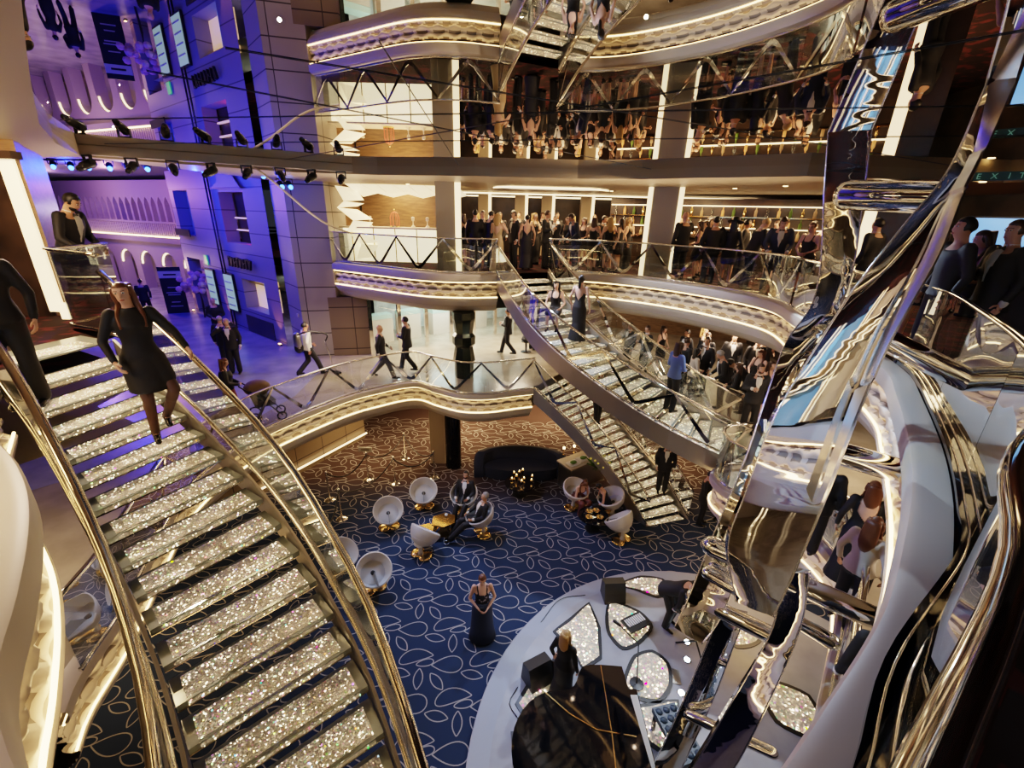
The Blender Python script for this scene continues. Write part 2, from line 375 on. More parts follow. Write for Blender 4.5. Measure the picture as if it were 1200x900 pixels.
# soffit ring round the mirror and the ceiling of the bar deck
outer = [(-16,-6),(24,-6),(24,44),(-7.9,44),(-7.9,13.5),(-8.3,9.3),(-12,10.3),(-16,12)]
inner = [(x,y) for x, y in MO]; inner[5] = (-8.2,9.25); 
struct('ceiling_bar_deck', slab(outer, [inner], SOF), 'beige')
lip = Geo(); n = len(inner)
lip.add([(x,y,SOF) for x,y in inner]+[(x,y,CE+.02) for x,y in inner], [(i,(i+1)%n,n+(i+1)%n,n+i) for i in range(n)])
struct('trim_mirror_edge', lip, 'beige')
struct('ceiling_promenade', slab([(-36,8),(-8,9.5),(-7.9,13.5),(-7.9,44),(-36,44)], [], 3.15), mat('navy_ceiling', (.02,.03,.07), .5))
struct('ceiling_structure', slab([(-36,-6),(24,-6),(24,44),(-36,44)], [], 3.3), 'black')
# fine seams between the mirror panels
sm = Geo()
def seam(a, b): # hairline joint
    a = Vector((*a,CE-.004)); b = Vector((*b,CE-.004)); sm.tube([a,b], .0035, 4)
for a, b in (((-7.5,9.0),(9.2,5.2)),((-5.4,11.2),(3.5,2.2)),((-2.0,3.6),(8.3,9.2)),((-6.0,6.6),(9.4,3.6)),((-.9,3.4),(-1.35,11.2)),((-3,4.2),(3,11))): seam(a,b)
struct('trim_mirror_seams', sm, mat('seam', (.05,.06,.08), .3, .6))

# ------------------------------------------------------------------ fascias
def wave_relief(pts, out, z0, z1, depth=.05, step=.05, per=.42, rows=14, slope=.06):
    # three chains of lens-shaped hollows between crossing sine ridges
    ps = resample([p for p in pts], step); base = offset(ps, out); nrm = offset(ps, out+1)
    g = Geo(); vs = []; s = 0; hol = []
    for i, (b, q) in enumerate(zip(base, nrm)):
        if i: s += (ps[i]-ps[i-1]).length
        nn = q-b
        for j in range(rows+1):
            v = j/rows; y = v*3; row = int(min(2.999, y)); f = (y-row)*2-1
            ph = 2*pi*s/per+(pi if row == 1 else 0)
            env = .18+.72*(.5+.5*cos(ph))
            d = abs(f)/env
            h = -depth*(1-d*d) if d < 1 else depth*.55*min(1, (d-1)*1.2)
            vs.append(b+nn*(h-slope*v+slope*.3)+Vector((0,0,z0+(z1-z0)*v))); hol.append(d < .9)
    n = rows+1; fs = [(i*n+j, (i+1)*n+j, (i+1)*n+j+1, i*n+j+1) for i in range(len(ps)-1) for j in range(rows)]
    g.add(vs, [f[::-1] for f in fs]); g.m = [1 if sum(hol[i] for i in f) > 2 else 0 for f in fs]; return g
def profile(pts, prof, m=0):
    ls = [offset(pts, o) for o, z in prof]; n = len(prof); g = Geo()
    vs = [(ls[j][i].x, ls[j][i].y, prof[j][1]) for i in range(len(pts)) for j in range(n)]
    g.add(vs, [(i*n+j, i*n+j+1, (i+1)*n+j+1, (i+1)*n+j) for i in range(len(pts)-1) for j in range(n-1)], m); return g
def led_line(pts, o, z, r=.014):
    q = offset(pts, o); return Geo().tube([Vector((p.x,p.y,z)) for p in q], r, 6)
def fascia(pts, z, label, fine=.05, cap=.22, band=.50, drop=1.15):
    t = thing('balcony_fascia', label, 'balcony edge')
    zc = z-cap; zb = zc-band; pts = offset(pts, -.085)
    obj('cap', profile(pts, [(-.13,z+.012),(.02,z+.012),(.07,z-.01),(.085,z-.05),(.085,zc+.03),(.06,zc),(-.02,zc)]), 'white', t, 'auto')
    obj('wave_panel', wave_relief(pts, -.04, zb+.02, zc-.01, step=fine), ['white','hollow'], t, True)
    obj('light_strip', led_line(pts, .02, zc-.012), 'led', t, True)
    obj('light_strip', led_line(pts, .02, zb+.035), 'led', t, True)
    obj('ledge', profile(pts, [(-.02,zb+.02),(.03,zb+.02),(.045,zb),(.03,zb-.05),(.02,zb-.055),(.02,zb-.085),(-.02,zb-.09),(-.02,zb-.13),(-.06,zb-.135),(-.06,zb-.165),(-.10,zb-.17),(-.10,zb-.21),(-.14,zb-.215),(-.14,zb-.24)]), 'white', t, False)
    obj('soffit', profile(pts, [(-.14,zb-.24),(-.20,zb-.36),(-.34,zb-.44),(-.75,zb-.47),(-1.3,zb-.47)]), 'cream', t, True)
    return t
fascia(E2A, 0, 'white wave-patterned balcony edge with glowing strips, far left below the lit bar display')
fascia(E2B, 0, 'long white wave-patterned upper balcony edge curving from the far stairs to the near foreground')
fascia(E1A, L1, 'lower white wave-patterned balcony edge curving above the brown carpet and rope posts', cap=.16, band=.46)
fascia(E1B, L1, 'short white balcony edge behind the upper far staircase', cap=.16, band=.46)
fascia(E1C, L1, 'white wave-patterned balcony edge at the foot of the upper far staircase', cap=.16, band=.46)
# deck undersides (ceilings of the decks below)
struct('ceiling_promenade_deck', slab([(-36,-6),(24,-6),(24,44),(-36,44)], [xy(offset(E2A,-.9))+xy(offset(E2B,-.9))+H2[len(E2A)+len(E2B):]], -1.19), 'cream')
struct('ceiling_lobby', slab([(-14,-6),(24,-6),(24,30),(-14,30)], [xy(offset(E1A,-.9))+xy(offset(E1B,-.9))+xy(offset(E1C,-.9))+[(-2.6,.6),(-4.9,1.6)]], L1-1.10), 'cream')

# ------------------------------------------------------------------ balustrades
def at_len(pts, s):
    for a, b in zip(pts, pts[1:]):
        d = (b-a).length
        if s <= d: return a.lerp(b, s/d if d else 0)
        s -= d
    return pts[-1].copy()
def plen(pts): return sum((b-a).length for a, b in zip(pts, pts[1:]))
def sub(pts, s0, s1, n=6): return [at_len(pts, s0+(s1-s0)*i/n) for i in range(n+1)]
def strip3(a, b, w0, w1, t=.02):
    # flat chrome bar from a to b, upright
    a = Vector(a); b = Vector(b); d = (b-a).normalized(); h = d.cross(Vector((0,0,1)))
    h = h.normalized() if h.length > 1e-3 else Vector((1,0,0)); u = h.cross(d).normalized()
    return Geo().ring_loft([[a+u*w0/2+h*t/2, a-u*w0/2+h*t/2, a-u*w0/2-h*t/2, a+u*w0/2-h*t/2],[b+u*w1/2+h*t/2, b-u*w1/2+h*t/2, b-u*w1/2-h*t/2, b+u*w1/2-h*t/2]])
def balustrade(pts, label, h=1.0, seg=1.5, vee=1.5, parent=None, rail_m='chrome', base=.04, r=.03, name='glass_balustrade', br=.032):
    pts = [Vector(p) for p in pts]
    t = parent or thing(name, label, 'railing')
    up = Vector((0,0,1)); L = plen(pts)
    obj('handrail', Geo().tube([p+up*h for p in pts], r, 10, sx=1.35, sz=.8), rail_m, t, True)
    bc = Geo()
    for a, b in zip(pts, pts[1:]): pass
    bc.tube([p+up*(base+.02) for p in pts], br, 8, sx=.8, sz=1.0)
    obj('base_channel', bc, rail_m, t, True)
    n = max(1, round(L/seg))
    for k in range(n):
        a = L*k/n+.008; b = L*(k+1)/n-.008; q = sub(pts, a, b, 8); g = Geo()
        q1 = offset(q, .006); q2 = offset(q, -.006)
        rings = []
        for i in range(len(q)):
            rings.append([Vector((q1[i].x,q1[i].y,q[i].z+base+.04)), Vector((q1[i].x,q1[i].y,q[i].z+h-.02)), Vector((q2[i].x,q2[i].y,q[i].z+h-.02)), Vector((q2[i].x,q2[i].y,q[i].z+base+.04))])
        g.ring_loft(rings); obj('glass_panel', g, 'glass', t, 'auto')
    if vee:
        n = max(1, round(L/vee))
        for k in range(n):
            a = L*k/n; b = L*(k+1)/n; m = (a+b)/2
            A = at_len(pts, a)+up*(h-.03); B = at_len(pts, b)+up*(h-.03); C1 = at_len(pts, m-.13)+up*(base+.18); C2 = at_len(pts, m+.13)+up*(base+.18); C0 = at_len(pts, m)+up*(base+.10)
            g = Geo(); g.join(strip3(A, C1, .045, .085)).join(strip3(C1, C0, .085, .10)).join(strip3(C0, C2, .10, .085)).join(strip3(C2, B, .085, .045))
            obj('v_brace', g, rail_m, t)
    return t
def zz(ps, z): return [Vector((p[0],p[1],z)) for p in ps]
balustrade(zz(resample(offset(E2A,-.10),.25), 0), 'glass railing with chrome V braces in front of the lit bar display')
i9 = next(i for i, p in enumerate(E2B) if p.y < 9.2)
i5 = next(i for i, p in enumerate(E2B) if p.y < 5.7)
iN = next(i for i, p in enumerate(E2B) if p.x < .4 and i > i5)
iM = next(i for i, p in enumerate(E2B) if p.x < -1.2)
balustrade(zz(resample(offset(E2B[:i9],-.10),.25), 0), 'glass railing with chrome V braces in front of the dense far bar crowd', vee=1.7)
balustrade(zz(resample(offset(E2B[i9:i5],-.10),.25), 0), 'glass railing partly hidden behind the twisted steel sculpture', vee=1.7)
iQ = next(i for i, p in enumerate(E2B) if p.x < 2.2 and i > i5)
rb = resample(catmull([*[tuple(p) for p in resample(offset(E2B[i5:iQ],-.31),.6)],(1.62,1.25,0),(1.15,.80,0),(.61,.40,0),(.1,.06,0),(-.5,-.1,0)]),.15)
nb = offset(rb,.31)
balustrade(zz(rb, 0), 'tall curved glass railing on the near right white balcony edge', vee=0, seg=1.7, rail_m='chrome', r=.026, br=.018)
obj('glass_shoe', Geo().ring_loft([[Vector((a.x,a.y,.014)),Vector((a.x,a.y,.06)),Vector((b.x,b.y,.06)),Vector((b.x,b.y,.014))] for a, b in zip(offset(nb,-.222),offset(nb,-.40))]), 'gloss_black', smooth='auto', label='black glossy channel along the near right white balcony edge', cat='railing base')
for k, o_ in enumerate((-.255,-.36)): obj('chrome_line', Geo().tube([Vector((p.x,p.y,.065)) for p in offset(nb,o_)],.006,6), 'chrome', smooth=True, label=('outer','inner')[k]+' thin chrome line on the black channel of the near right balcony edge', cat='trim')
balustrade(zz(resample(E1A[3:],.25), L1), 'lower glass railing curving along the promenade above the rope posts', vee=1.6)
balustrade(zz(resample(offset(E1B,-.08),.25), L1), 'glass railing before the dense lower crowd behind the far staircase', vee=1.6)
balustrade(zz(resample(offset(E1C,-.08),.25), L1), 'glass railing beside the foot of the upper far staircase', vee=1.6)
lp = catmull([(-5.2,5.66),(-5.8,5.95),(-6.3,6.12)])+[Vector((-6.36,6.2,0)),Vector((-6.40,6.7,0)),Vector((-6.44,7.25,0))]
balustrade(zz(resample(lp,.25), 0), 'glass railing of the upper landing below the man holding a glass', h=1.1, vee=0, rail_m='chrome_warm')

# ------------------------------------------------------------------ staircases
def interp(ctrl, k):
    ks = [c[0] for c in ctrl]
    for i in range(len(ks)-1):
        if k <= ks[i+1] or i == len(ks)-2:
            t = (k-ks[i])/(ks[i+1]-ks[i]); P = [Vector((c[1],c[2],0)) for c in ctrl]
            b, c = P[i], P[i+1]; h = ks[i+1]-ks[i]
            ta = (P[i+1]-P[i-1])/(ks[i+1]-ks[i-1])*h if i else (c-b)
            tb = (P[i+2]-P[i])/(ks[i+2]-ks[i])*h if i+2 < len(P) else (c-b)
            return b*(2*t**3-3*t*t+1)+ta*(t**3-2*t*t+t)+c*(-2*t**3+3*t*t)+tb*(t**3-t*t)
def staircase(label, LC, RC, ztop, n, far=False, drop=.30, rail_h=.9, mr='chrome', out=.06):
    t = thing('staircase', label, 'staircase'); rise = 3.25/n
    Lp = [interp(LC, k) for k in range(n+1)]; Rp = [interp(RC, k) for k in range(n+1)]
    cm = 'crystal_far' if far else 'crystal'
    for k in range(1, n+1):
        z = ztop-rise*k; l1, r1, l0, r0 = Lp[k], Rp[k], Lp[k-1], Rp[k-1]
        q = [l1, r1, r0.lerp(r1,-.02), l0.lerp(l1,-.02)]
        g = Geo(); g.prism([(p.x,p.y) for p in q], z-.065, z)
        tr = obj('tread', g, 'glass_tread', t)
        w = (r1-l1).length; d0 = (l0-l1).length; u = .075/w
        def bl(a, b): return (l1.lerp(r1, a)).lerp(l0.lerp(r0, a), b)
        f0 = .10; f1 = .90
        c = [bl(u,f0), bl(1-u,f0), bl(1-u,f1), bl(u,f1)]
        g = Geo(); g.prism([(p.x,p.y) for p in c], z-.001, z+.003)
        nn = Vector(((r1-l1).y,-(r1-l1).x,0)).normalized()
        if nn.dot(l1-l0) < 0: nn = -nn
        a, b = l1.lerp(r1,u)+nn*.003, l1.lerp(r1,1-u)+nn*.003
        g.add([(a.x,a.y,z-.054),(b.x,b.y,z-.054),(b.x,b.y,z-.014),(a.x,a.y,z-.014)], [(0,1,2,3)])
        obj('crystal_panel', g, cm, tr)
        g = Geo(); a, b = l1+nn*.004, r1+nn*.004
        g.tube([Vector((a.x,a.y,z-.062)),Vector((b.x,b.y,z-.062))], .007, 6)
        obj('nosing', g, mr, tr)
    # side stringers, base rails, glass and handrails
    Lc = [Vector((p.x,p.y,ztop-rise*k)) for k, p in enumerate(Lp)]; Rc = [Vector((p.x,p.y,ztop-rise*k)) for k, p in enumerate(Rp)]
    for side, C in ((1,Lc),(-1,Rc)):
        # travelling down with L on the right-hand or left-hand side: push outwards
        other = Rc if C is Lc else Lc
        s = 1 if (offset(C,1)[3]-other[3]).length > (C[3]-other[3]).length else -1
        a = offset(C, s*.015); b = offset(C, s*.045)
        rings = [[Vector((a[i].x,a[i].y,C[i].z+.04)), Vector((b[i].x,b[i].y,C[i].z+.04)), Vector((b[i].x,b[i].y,C[i].z-drop)), Vector((a[i].x,a[i].y,C[i].z-drop))] for i in range(n+1)]
        obj('stringer', Geo().ring_loft(rings), 'stringer', t)
        rp = [Vector((p.x,p.y,C[i].z)) for i, p in enumerate(offset(C, s*out))]
        balustrade(rp, None, h=rail_h, seg=1.7, vee=1.6 if far else 0, parent=t, rail_m=mr, base=.10, r=.028)
    return t
near = staircase('wide near curved staircase of glittering crystal treads under the woman in a short black dress',
   [(0,-5.45,4.42),(2,-4.80,4.02),(4,-4.30,3.70),(6,-3.84,3.37),(8,-3.39,3.03),(10,-2.97,2.69),(12,-2.55,2.30),(14,-2.17,1.88),(17,-1.65,1.15),(20,-1.2,.3)],
   [(0,-5.25,5.56),(2,-4.55,5.15),(4,-3.90,4.80),(6,-3.31,4.46),(8,-2.72,4.09),(10,-2.17,3.67),(12,-1.67,3.20),(14,-1.22,2.73),(17,-.62,1.85),(20,-.15,.9)], 0, 20, mr='chrome_warm', out=.09)
upper = staircase('upper far curved staircase of crystal treads with two women in black on it',
   [(0,-.50,13.43),(3,-.05,12.15),(6,.46,11.02),(9,1.15,10.15),(12,2.03,9.42),(15,3.05,8.78),(18,4.2,8.42),(20,5.0,8.38)],
   [(0,1.0,14.15),(3,1.35,13.0),(6,1.85,12.05),(9,2.50,11.30),(12,3.25,10.65),(15,4.05,10.15),(18,4.95,9.90),(20,5.6,9.95)], 0, 20, True, drop=.42)
lower = staircase('lower far staircase of crystal treads with a white-haired man coming down',
   [(0,.66,12.50),(4,1.40,12.42),(8,2.15,12.15),(12,2.85,11.65),(16,3.45,11.05),(20,3.95,10.35)],
   [(0,1.95,14.25),(4,2.75,13.80),(8,3.45,13.25),(12,4.10,12.60),(16,4.75,11.75),(20,5.20,10.72)], L1, 20, True, drop=.42)

ld = [(-5.45,4.42),(-5.25,5.56),(-5.85,5.78),(-6.1,4.60)]
lo = obj('landing', Geo().prism(ld,.0,.02), 'glass_tread', near); obj('crystal_panel', Geo().prism([(-5.50,4.58),(-5.36,5.42),(-5.62,5.50),(-5.80,4.68)],.019,.024), 'crystal', lo)
# ------------------------------------------------------------------ columns and walls
def column(x, y, z0, z1, w, d, rz, label, lit=True, m='column', led=.10, name='column'):
    t = thing(name, label, 'column', (x,y,z0), rz)
    h = z1-z0
    obj('shaft', Geo().box((0,0,h/2), (w,d,h)), m, t)
    if lit:
        for s in lit: obj('light_strip', Geo().box((s*(w/2-led/2+.005), -d/2-.008, h/2), (led,.03,h-.02)), 'led_col', t)
    return t
column(-2.0,14.0,0,SOF,.72,.5,radians(6),'square column with a light strip between bar display and crowd',(1,),led=.17)
column(4.25,13.75,0,SOF,.95,.5,radians(-20),'wide brushed column with light strips at both edges in the far crowd',(-1,1),led=.13)
column(7.5,9.7,0,SOF,.7,.4,radians(-38),'lit column in the dim bar between the two steel ribbons',(-1,),led=.20,m='dark')
for (x,y) in ((-1.35,20.4),(.2,20.6),(1.35,20.6),(3.0,20.4),(5.3,20.1)):
    column(x,y,0,SOF,.55,.4,0,'slim lit column at the back of the bar deck',(1,),led=.12,m='beige').__setitem__('group','slim columns at the back of the bar')
# dark bronze stacked column on the lower decks
t = thing('sculpted_column','dark faceted bronze column on the promenade under the curved balcony','column',(-1.55,13.5,L1))
obj('shaft', Geo().lathe([(.30,0),(.30,.5),(.36,.55),(.28,1.0),(.36,1.1),(.36,1.35),(.28,1.45),(.33,1.8),(.36,1.9),(.36,2.1)], 8), 'bronze', t)
obj('light_bracket', Geo().box((.15,-.32,1.15),(.12,.1,.16)), 'bronze', t)
t = thing('mirror_column','dark reflective column with a grey side panel on the lobby carpet','column',(-1.95,13.35,L0))
obj('shaft', Geo().lathe([(.27,0),(.27,2.2)], 12), mat('black_mirror',(.03,.03,.035),.05,.9), t, 'auto')
obj('side_panel', Geo().box((-.55,.15,1.1),(.5,.12,2.2)), 'beige', t)
# stone pillar at the corner of promenade and atrium, three decks high
t = thing('stone_pillar','tall stone pillar between the blue street and the lit bar','pillar')
g = Geo().prism([(-8.25,16.1),(-7.3,15.05),(-6.15,15.35),(-6.0,16.6),(-7.9,17.2)], L1, 3.1)
obj('shaft', g, 'stone', t)
obj('light_switch', Geo().box((-7.55,15.27,-1.8),(.12,.03,.12), radians(-45)), 'white', t)
# brown stone wall and lit shop front under the bar deck
struct('wall_promenade', Geo().prism([(-7.0,15.15),(-5.2,15.55),(-5.3,15.8),(-7.0,15.6)], L1, -1.15), 'tile_brown')
struct('wall_shop', Geo().prism([(-6.0,18.9),(1.8,24.1),(1.7,24.4),(-6.1,19.2)], L1, -1.15), 'shop_wall')
t = thing('storefront','bright shop front with tall glass panes and chrome mullions behind two men','shop front')
A, B = Vector((-5.1,15.45,L1)), Vector((.9,20.4,L1))
for k in range(8):
    p = A.lerp(B,k/7); obj('mullion', Geo().box((p.x,p.y,L1+1.05),(.14,.10,2.1),radians(39)), 'chrome', t)
for k in range(7):
    if k == 2: continue
    a = A.lerp(B,k/7+.012); b = A.lerp(B,(k+1)/7-.012)
    obj('glass_pane', Geo().add([(a.x,a.y,L1+.03),(b.x,b.y,L1+.03),(b.x,b.y,L1+2.1),(a.x,a.y,L1+2.1)],[(0,1,2,3)]), 'glass', t)
for k, (f, w, h) in enumerate(((.10,1.1,.95),(.27,.9,1.0),(.48,1.2,.9),(.70,1.0,.9))):
    p = A.lerp(B,f)+Vector((-.9,1.3,0))
    c = thing('display_counter','white glass-topped counter inside the lit shop','counter',(p.x,p.y,L1),radians(39),'counters inside the lit shop')
    obj('cabinet', Geo().box((0,0,h/2),(w,.5,h)), 'white', c); obj('glass_top', Geo().box((0,0,h+.09),(w,.5,.16)), 'screen_pale', c)
obj('light_panel', Geo().add([(-4.9,16.3,-1.22),(1.5,21.5,-1.22),(.9,22.2,-1.22),(-5.4,17.6,-1.22)],[(0,1,2,3)]), mat('shop_ceiling_light',(1,1,1),emit=(.85,1,.95),es=3), t)

# back of the bar deck
struct('wall_bar_back', Geo().prism([(-8,22.0),(16,22.0),(16,22.3),(-8,22.3)], 0, 3), 'dark')
struct('wall_bar_right', Geo().prism([(13,-6),(13.3,-6),(13.3,22),(13,22)], 0, 3), 'dark')
struct('wall_bar_left', Geo().prism([(-7.4,15.9),(-6.2,16.2),(-6.0,18.2),(-6.3,22),(-7.2,22)], 0, 3), 'wood')
cv = Geo()
for (a, b, z) in (((-5.4,19.2),(9.5,19.2),2.44),((-4.8,21.2),(11,21.2),2.40)): cv.box(((a[0]+b[0])/2, a[1], z), (b[0]-a[0], .10, .05))
obj('ceiling_light_line', cv, 'led_soft', label='long glowing ceiling light lines above the far bar crowd', cat='light')
t = thing('ceiling_light','pale hexagonal recessed ceiling light above the far stairs','light',(1.0,15.6,SOF-.03))
obj('diffuser', Geo().prism([(-1.7,-.2),(-1.2,-.7),(1.2,-.7),(1.9,0),(1.2,.5),(-1.2,.5)],0,.02), mat('soft_diffuser',(1,.9,.7),emit=(1,.8,.55),es=1.1), t)
obj('rim', Geo().tube([(-1.75,-.2,-.01),(-1.2,-.74,-.01),(1.2,-.74,-.01),(1.95,0,-.01)],.02,6), 'led_soft', t)
for k, (x, y) in enumerate(((-3.5,15.5),(-.2,15.2),(2.6,15.4),(3.2,16.4),(4.6,14.6),(6.0,13.4),(6.6,12.0),(7.2,10.6),(7.6,8.4),(9.0,9.5),(8.6,6.6),(5.0,16.5),(-8.3,7.2),(-7.0,5.0))):
    obj('downlight', Geo().lathe([(.0,0),(.055,0),(.055,-.012),(0,-.012)],10,(x,y,SOF-.001)), 'led', label='small round downlight recessed in the beige bar ceiling', cat='light', group='downlights in the beige bar ceiling')
# bar shelves with bottles behind the far crowd
t = thing('bar_shelf','mirrored back bar with glowing shelves of bottles behind the right crowd','bar')
obj('cabinet', Geo().prism([(3.6,18.3),(11.5,14.4),(11.8,14.9),(3.9,18.8)],0,2.35), 'dark', t)
for z in (1.05,1.4,1.75,2.1): obj('shelf', Geo().prism([(3.6,18.15),(11.5,14.25),(11.55,14.4),(3.65,18.3)],z,z+.03), 'led_soft' if z in (1.4,2.1) else 'gold', t)
BC = [M['amber'],M['gold'],M['glass'],M['green'],M['champagne']]
bm_ = [Geo().lathe([(.035,0),(.038,.02),(.038,.17),(.014,.22),(.013,.29),(.016,.30)],8).mesh('bottle',[c],True) for c in BC]
kk = 0
for z in (1.08,1.43,1.78):
    for i in range(26):
        f = (i+.5)/26; o = bpy.data.objects.new('bottle', bm_[(i*3+int(z*10))%5]); COL.objects.link(o)
        o.location = (3.62+7.9*f, 18.15-3.9*f+.05, z+.001); o.scale = (1.3,1.3,.9+.3*random.random())
        tag(o,'small bottle standing on the glowing back bar shelves','bottle','bottles on the back bar shelves')
# jewellery-like display bar at the left of the far deck
t = thing('display_bar','lit white bar counter with a faceted glowing surround left of the column','bar counter')
obj('counter', Geo().box((-4.2,16.6,.55),(3.6,.7,1.1),radians(0)), mat('lit_panel',(1,.9,.7),.4,emit=(1,.78,.45),es=1.6), t)
obj('worktop', Geo().box((-4.2,16.5,1.13),(3.8,.9,.05)), 'white', t)
for k in range(5): obj('panel_joint', Geo().box((-5.7+.75*k,16.24,.55),(.03,.02,1.1)), 'gold', t)
g = Geo()
zig = [(-6.0,2.42),(-5.75,1.95),(-6.0,1.75),(-5.5,1.35),(-5.75,1.0),(-5.3,.6),(-5.5,.1)]
for i in range(len(zig)-1):
    a, b = zig[i], zig[i+1]; g.add([(a[0],15.9,a[1]),(a[0]+.55,16.3,a[1]-.05),(b[0]+.55,16.3,b[1]+.05),(b[0],15.9,b[1])],[(0,1,2,3)])
for i in range(7):
    x = -5.6+i*.52; g.add([(x,15.7,SOF-.02),(x+.5,15.7,SOF-.02),(x+.26,16.7,2.12+.12*(i%2))],[(0,1,2)])
    g.add([(x+.26,16.7,2.12+.12*(i%2)),(x+.5,15.7,SOF-.02),(x+.78,16.7,2.12+.12*((i+1)%2))],[(0,1,2)])
obj('faceted_surround', g, mat('facet_glow',(1,.9,.7),.4,emit=(1,.75,.42),es=1.3), t)
obj('back_panel', Geo().box((-4.2,18.2,1.3),(3.4,.1,2.4)), 'wood', t)
t = thing('bird_cage','small domed coral-coloured cage display on the lit bar counter','display cage',(-4.25,16.5,1.16))
g = Geo()
for k in range(8):
    a = 2*pi*k/8; g.tube([(.16*cos(a),.16*sin(a),0),(.16*cos(a),.16*sin(a),.32),(.11*cos(a),.11*sin(a),.45),(0,0,.52)],.011,5)
obj('frame', g, mat('coral',(.5,.12,.06),.4,emit=(.8,.2,.1),es=.25), t); obj('base', Geo().lathe([(.18,0),(.18,.04)],16), 'gold', t); obj('finial', Geo().ellip((0,0,.55),(.03,.03,.04)), 'gold', t)
for k, x in enumerate((-5.1,-3.6,-3.1)):
    o = obj('display_stand', Geo().lathe([(.10,0),(.02,.10),(.015,.2),(.05,.24),(.06,.34),(.0,.36)],10,(x,16.45,1.155)), 'white', label='small pale figurine display on the lit bar counter', cat='ornament', group='figurines on the lit bar counter')
# left: light column, wood wall behind the leaning man
t = thing('light_column','tall slanted glowing light panel at the far left edge','light')
obj('glow_panel', Geo().box((-7.21,6.9,1.16),(.22,.04,2.16)), 'led_col', t)
obj('dark_panel', Geo().box((-8.4,6.93,1.2),(2.15,.05,2.4)), 'dark', t)
obj('top_cap', Geo().box((-7.6,6.86,2.29),(1.2,.16,.10)), 'dark', t)
obj('plinth_light', Geo().box((-6.95,6.75,.10),(.12,.04,.30)), 'led_col', t)
struct('wall_wood_left', Geo().prism([(-7.12,7.0),(-9.2,9.5),(-9.4,9.4),(-7.3,6.95)], 0, SOF), 'wood')
struct('wall_lobby_left', Geo().prism([(-7.2,8.5),(-7.0,8.5),(-2.8,16.0),(-3.0,16.1)], L0, L1-1.1) if False else Geo().prism([(-9,9),(-8.8,8.9),(-5.6,15.2),(-5.8,15.3)], L0, L1-.9), 'tile_brown')
struct('wall_lobby_back', Geo().prism([(-14,24),(14,24),(14,24.3),(-14,24.3)], L0, L1-.2), 'dark')
obj('ceiling_light_line', Geo().box((0,-2.6,SOF-.03),(16,.10,.04)).box((0,-3.8,SOF-.03),(16,.10,.04)), 'led_soft', label='added pair of glowing ceiling lines, unseen behind the photographer', cat='light')  # light lines added out of view to enrich the steel's reflections
obj('cove_light', Geo().tube([(-8.6,9.2,L0+.25),(-5.5,15.1,L0+.25)],.03,6), 'led_soft', label='thin glowing line at the foot of the brown lobby wall', cat='light')
struct('wall_behind', Geo().prism([(-16,-6),(24,-6),(24,-5.8),(-16,-5.8)], L0, 3.2), 'cream')
for k, x in enumerate((-11,-7.5,-4,-.5,3,6.5,10)):  # lit columns added out of view, for the sculpture to reflect
    column(x,-4.6,0,SOF,.6,.4,pi,'added lit column, unseen on the bar deck behind the photographer',(-1,1),led=.14,m='beige').__setitem__('group','added unseen lit columns behind the photographer')
    column(x,-4.6,L1,-1.2,.6,.4,pi,'added lit column, unseen on the promenade deck behind the photographer',(-1,1),led=.14,m='beige').__setitem__('group','added unseen lit columns on the deck below')
struct('wall_lower_right', Geo().prism([(10,-6),(10.3,-6),(10.3,24),(10,24)], L0, -1.2), 'dark')
struct('wall_promenade_back', Geo().prism([(3,21.5),(10,18.5),(10,18.8),(3,21.8)], L1, -1.2), 'wood')

# ------------------------------------------------------------------ truss beam with moving-head spotlights
t = thing('lighting_beam','long cream lighting beam crossing in front of the blue street','beam')
A, B = Vector((-8.25,9.2,2.60)), Vector((-4.0,11.75,2.60))
obj('beam_body', Geo().ring_loft([[A+Vector((0,0,.09)),A+Vector((.09,-.12,.09)),A+Vector((.09,-.12,-.07)),A+Vector((0,0,-.07))],[B+Vector((0,0,.09)),B+Vector((.09,-.12,.09)),B+Vector((.09,-.12,-.07)),B+Vector((0,0,-.07))]]), 'cream', t)
def spotlight(p, lit, label, group, yaw=0):
    s = thing('stage_spotlight', label, 'spotlight', tuple(p), yaw, group)
    obj('yoke', Geo().box((-.10,0,.07),(.02,.05,.16)).box((.10,0,.07),(.02,.05,.16)).box((0,0,.14),(.22,.06,.03)), 'black', s)
    obj('head', Geo().capsule((0,.05,.02),.085,(0,-.10,-.05),.075,12), 'black', s, True)
    obj('lens', Geo().capsule((0,-.14,-.075),.06,(0,-.17,-.095),.055,12), 'blue_lens' if lit else 'window_dark', s, True)
for k in range(8):
    p = A.lerp(B,.03+.131*k)+Vector((.05,-.07,-.22)); spotlight(p, False, 'black moving spotlight hanging under the cream beam, unlit','unlit black spotlights along the cream beam', radians(-20+30*(k%3)))
for k, (x,y,z) in enumerate(((-13.5,14.2,2.72),(-12.9,14.1,2.7),(-12.3,14.0,2.7),(-11.7,14.0,2.7),(-11.1,13.9,2.7),(-10.55,13.9,2.7),(-8.9,13.8,2.68),(-7.3,13.9,2.6),(-7.0,14.3,2.35),(-6.75,14.3,2.35),(-14.2,14.5,2.7))):
    spotlight((x,y,z), True, 'small spotlight with a glowing blue lens above the street','blue-lit spotlights above the street', radians(40))
tr = Geo().tube([(-15,15.0,2.88),(-9.8,14.0,2.88),(-6.6,14.1,2.70)],.03,6); obj('light_rail', tr, 'black', label='dark rail carrying the blue-lit spotlights', cat='rail')

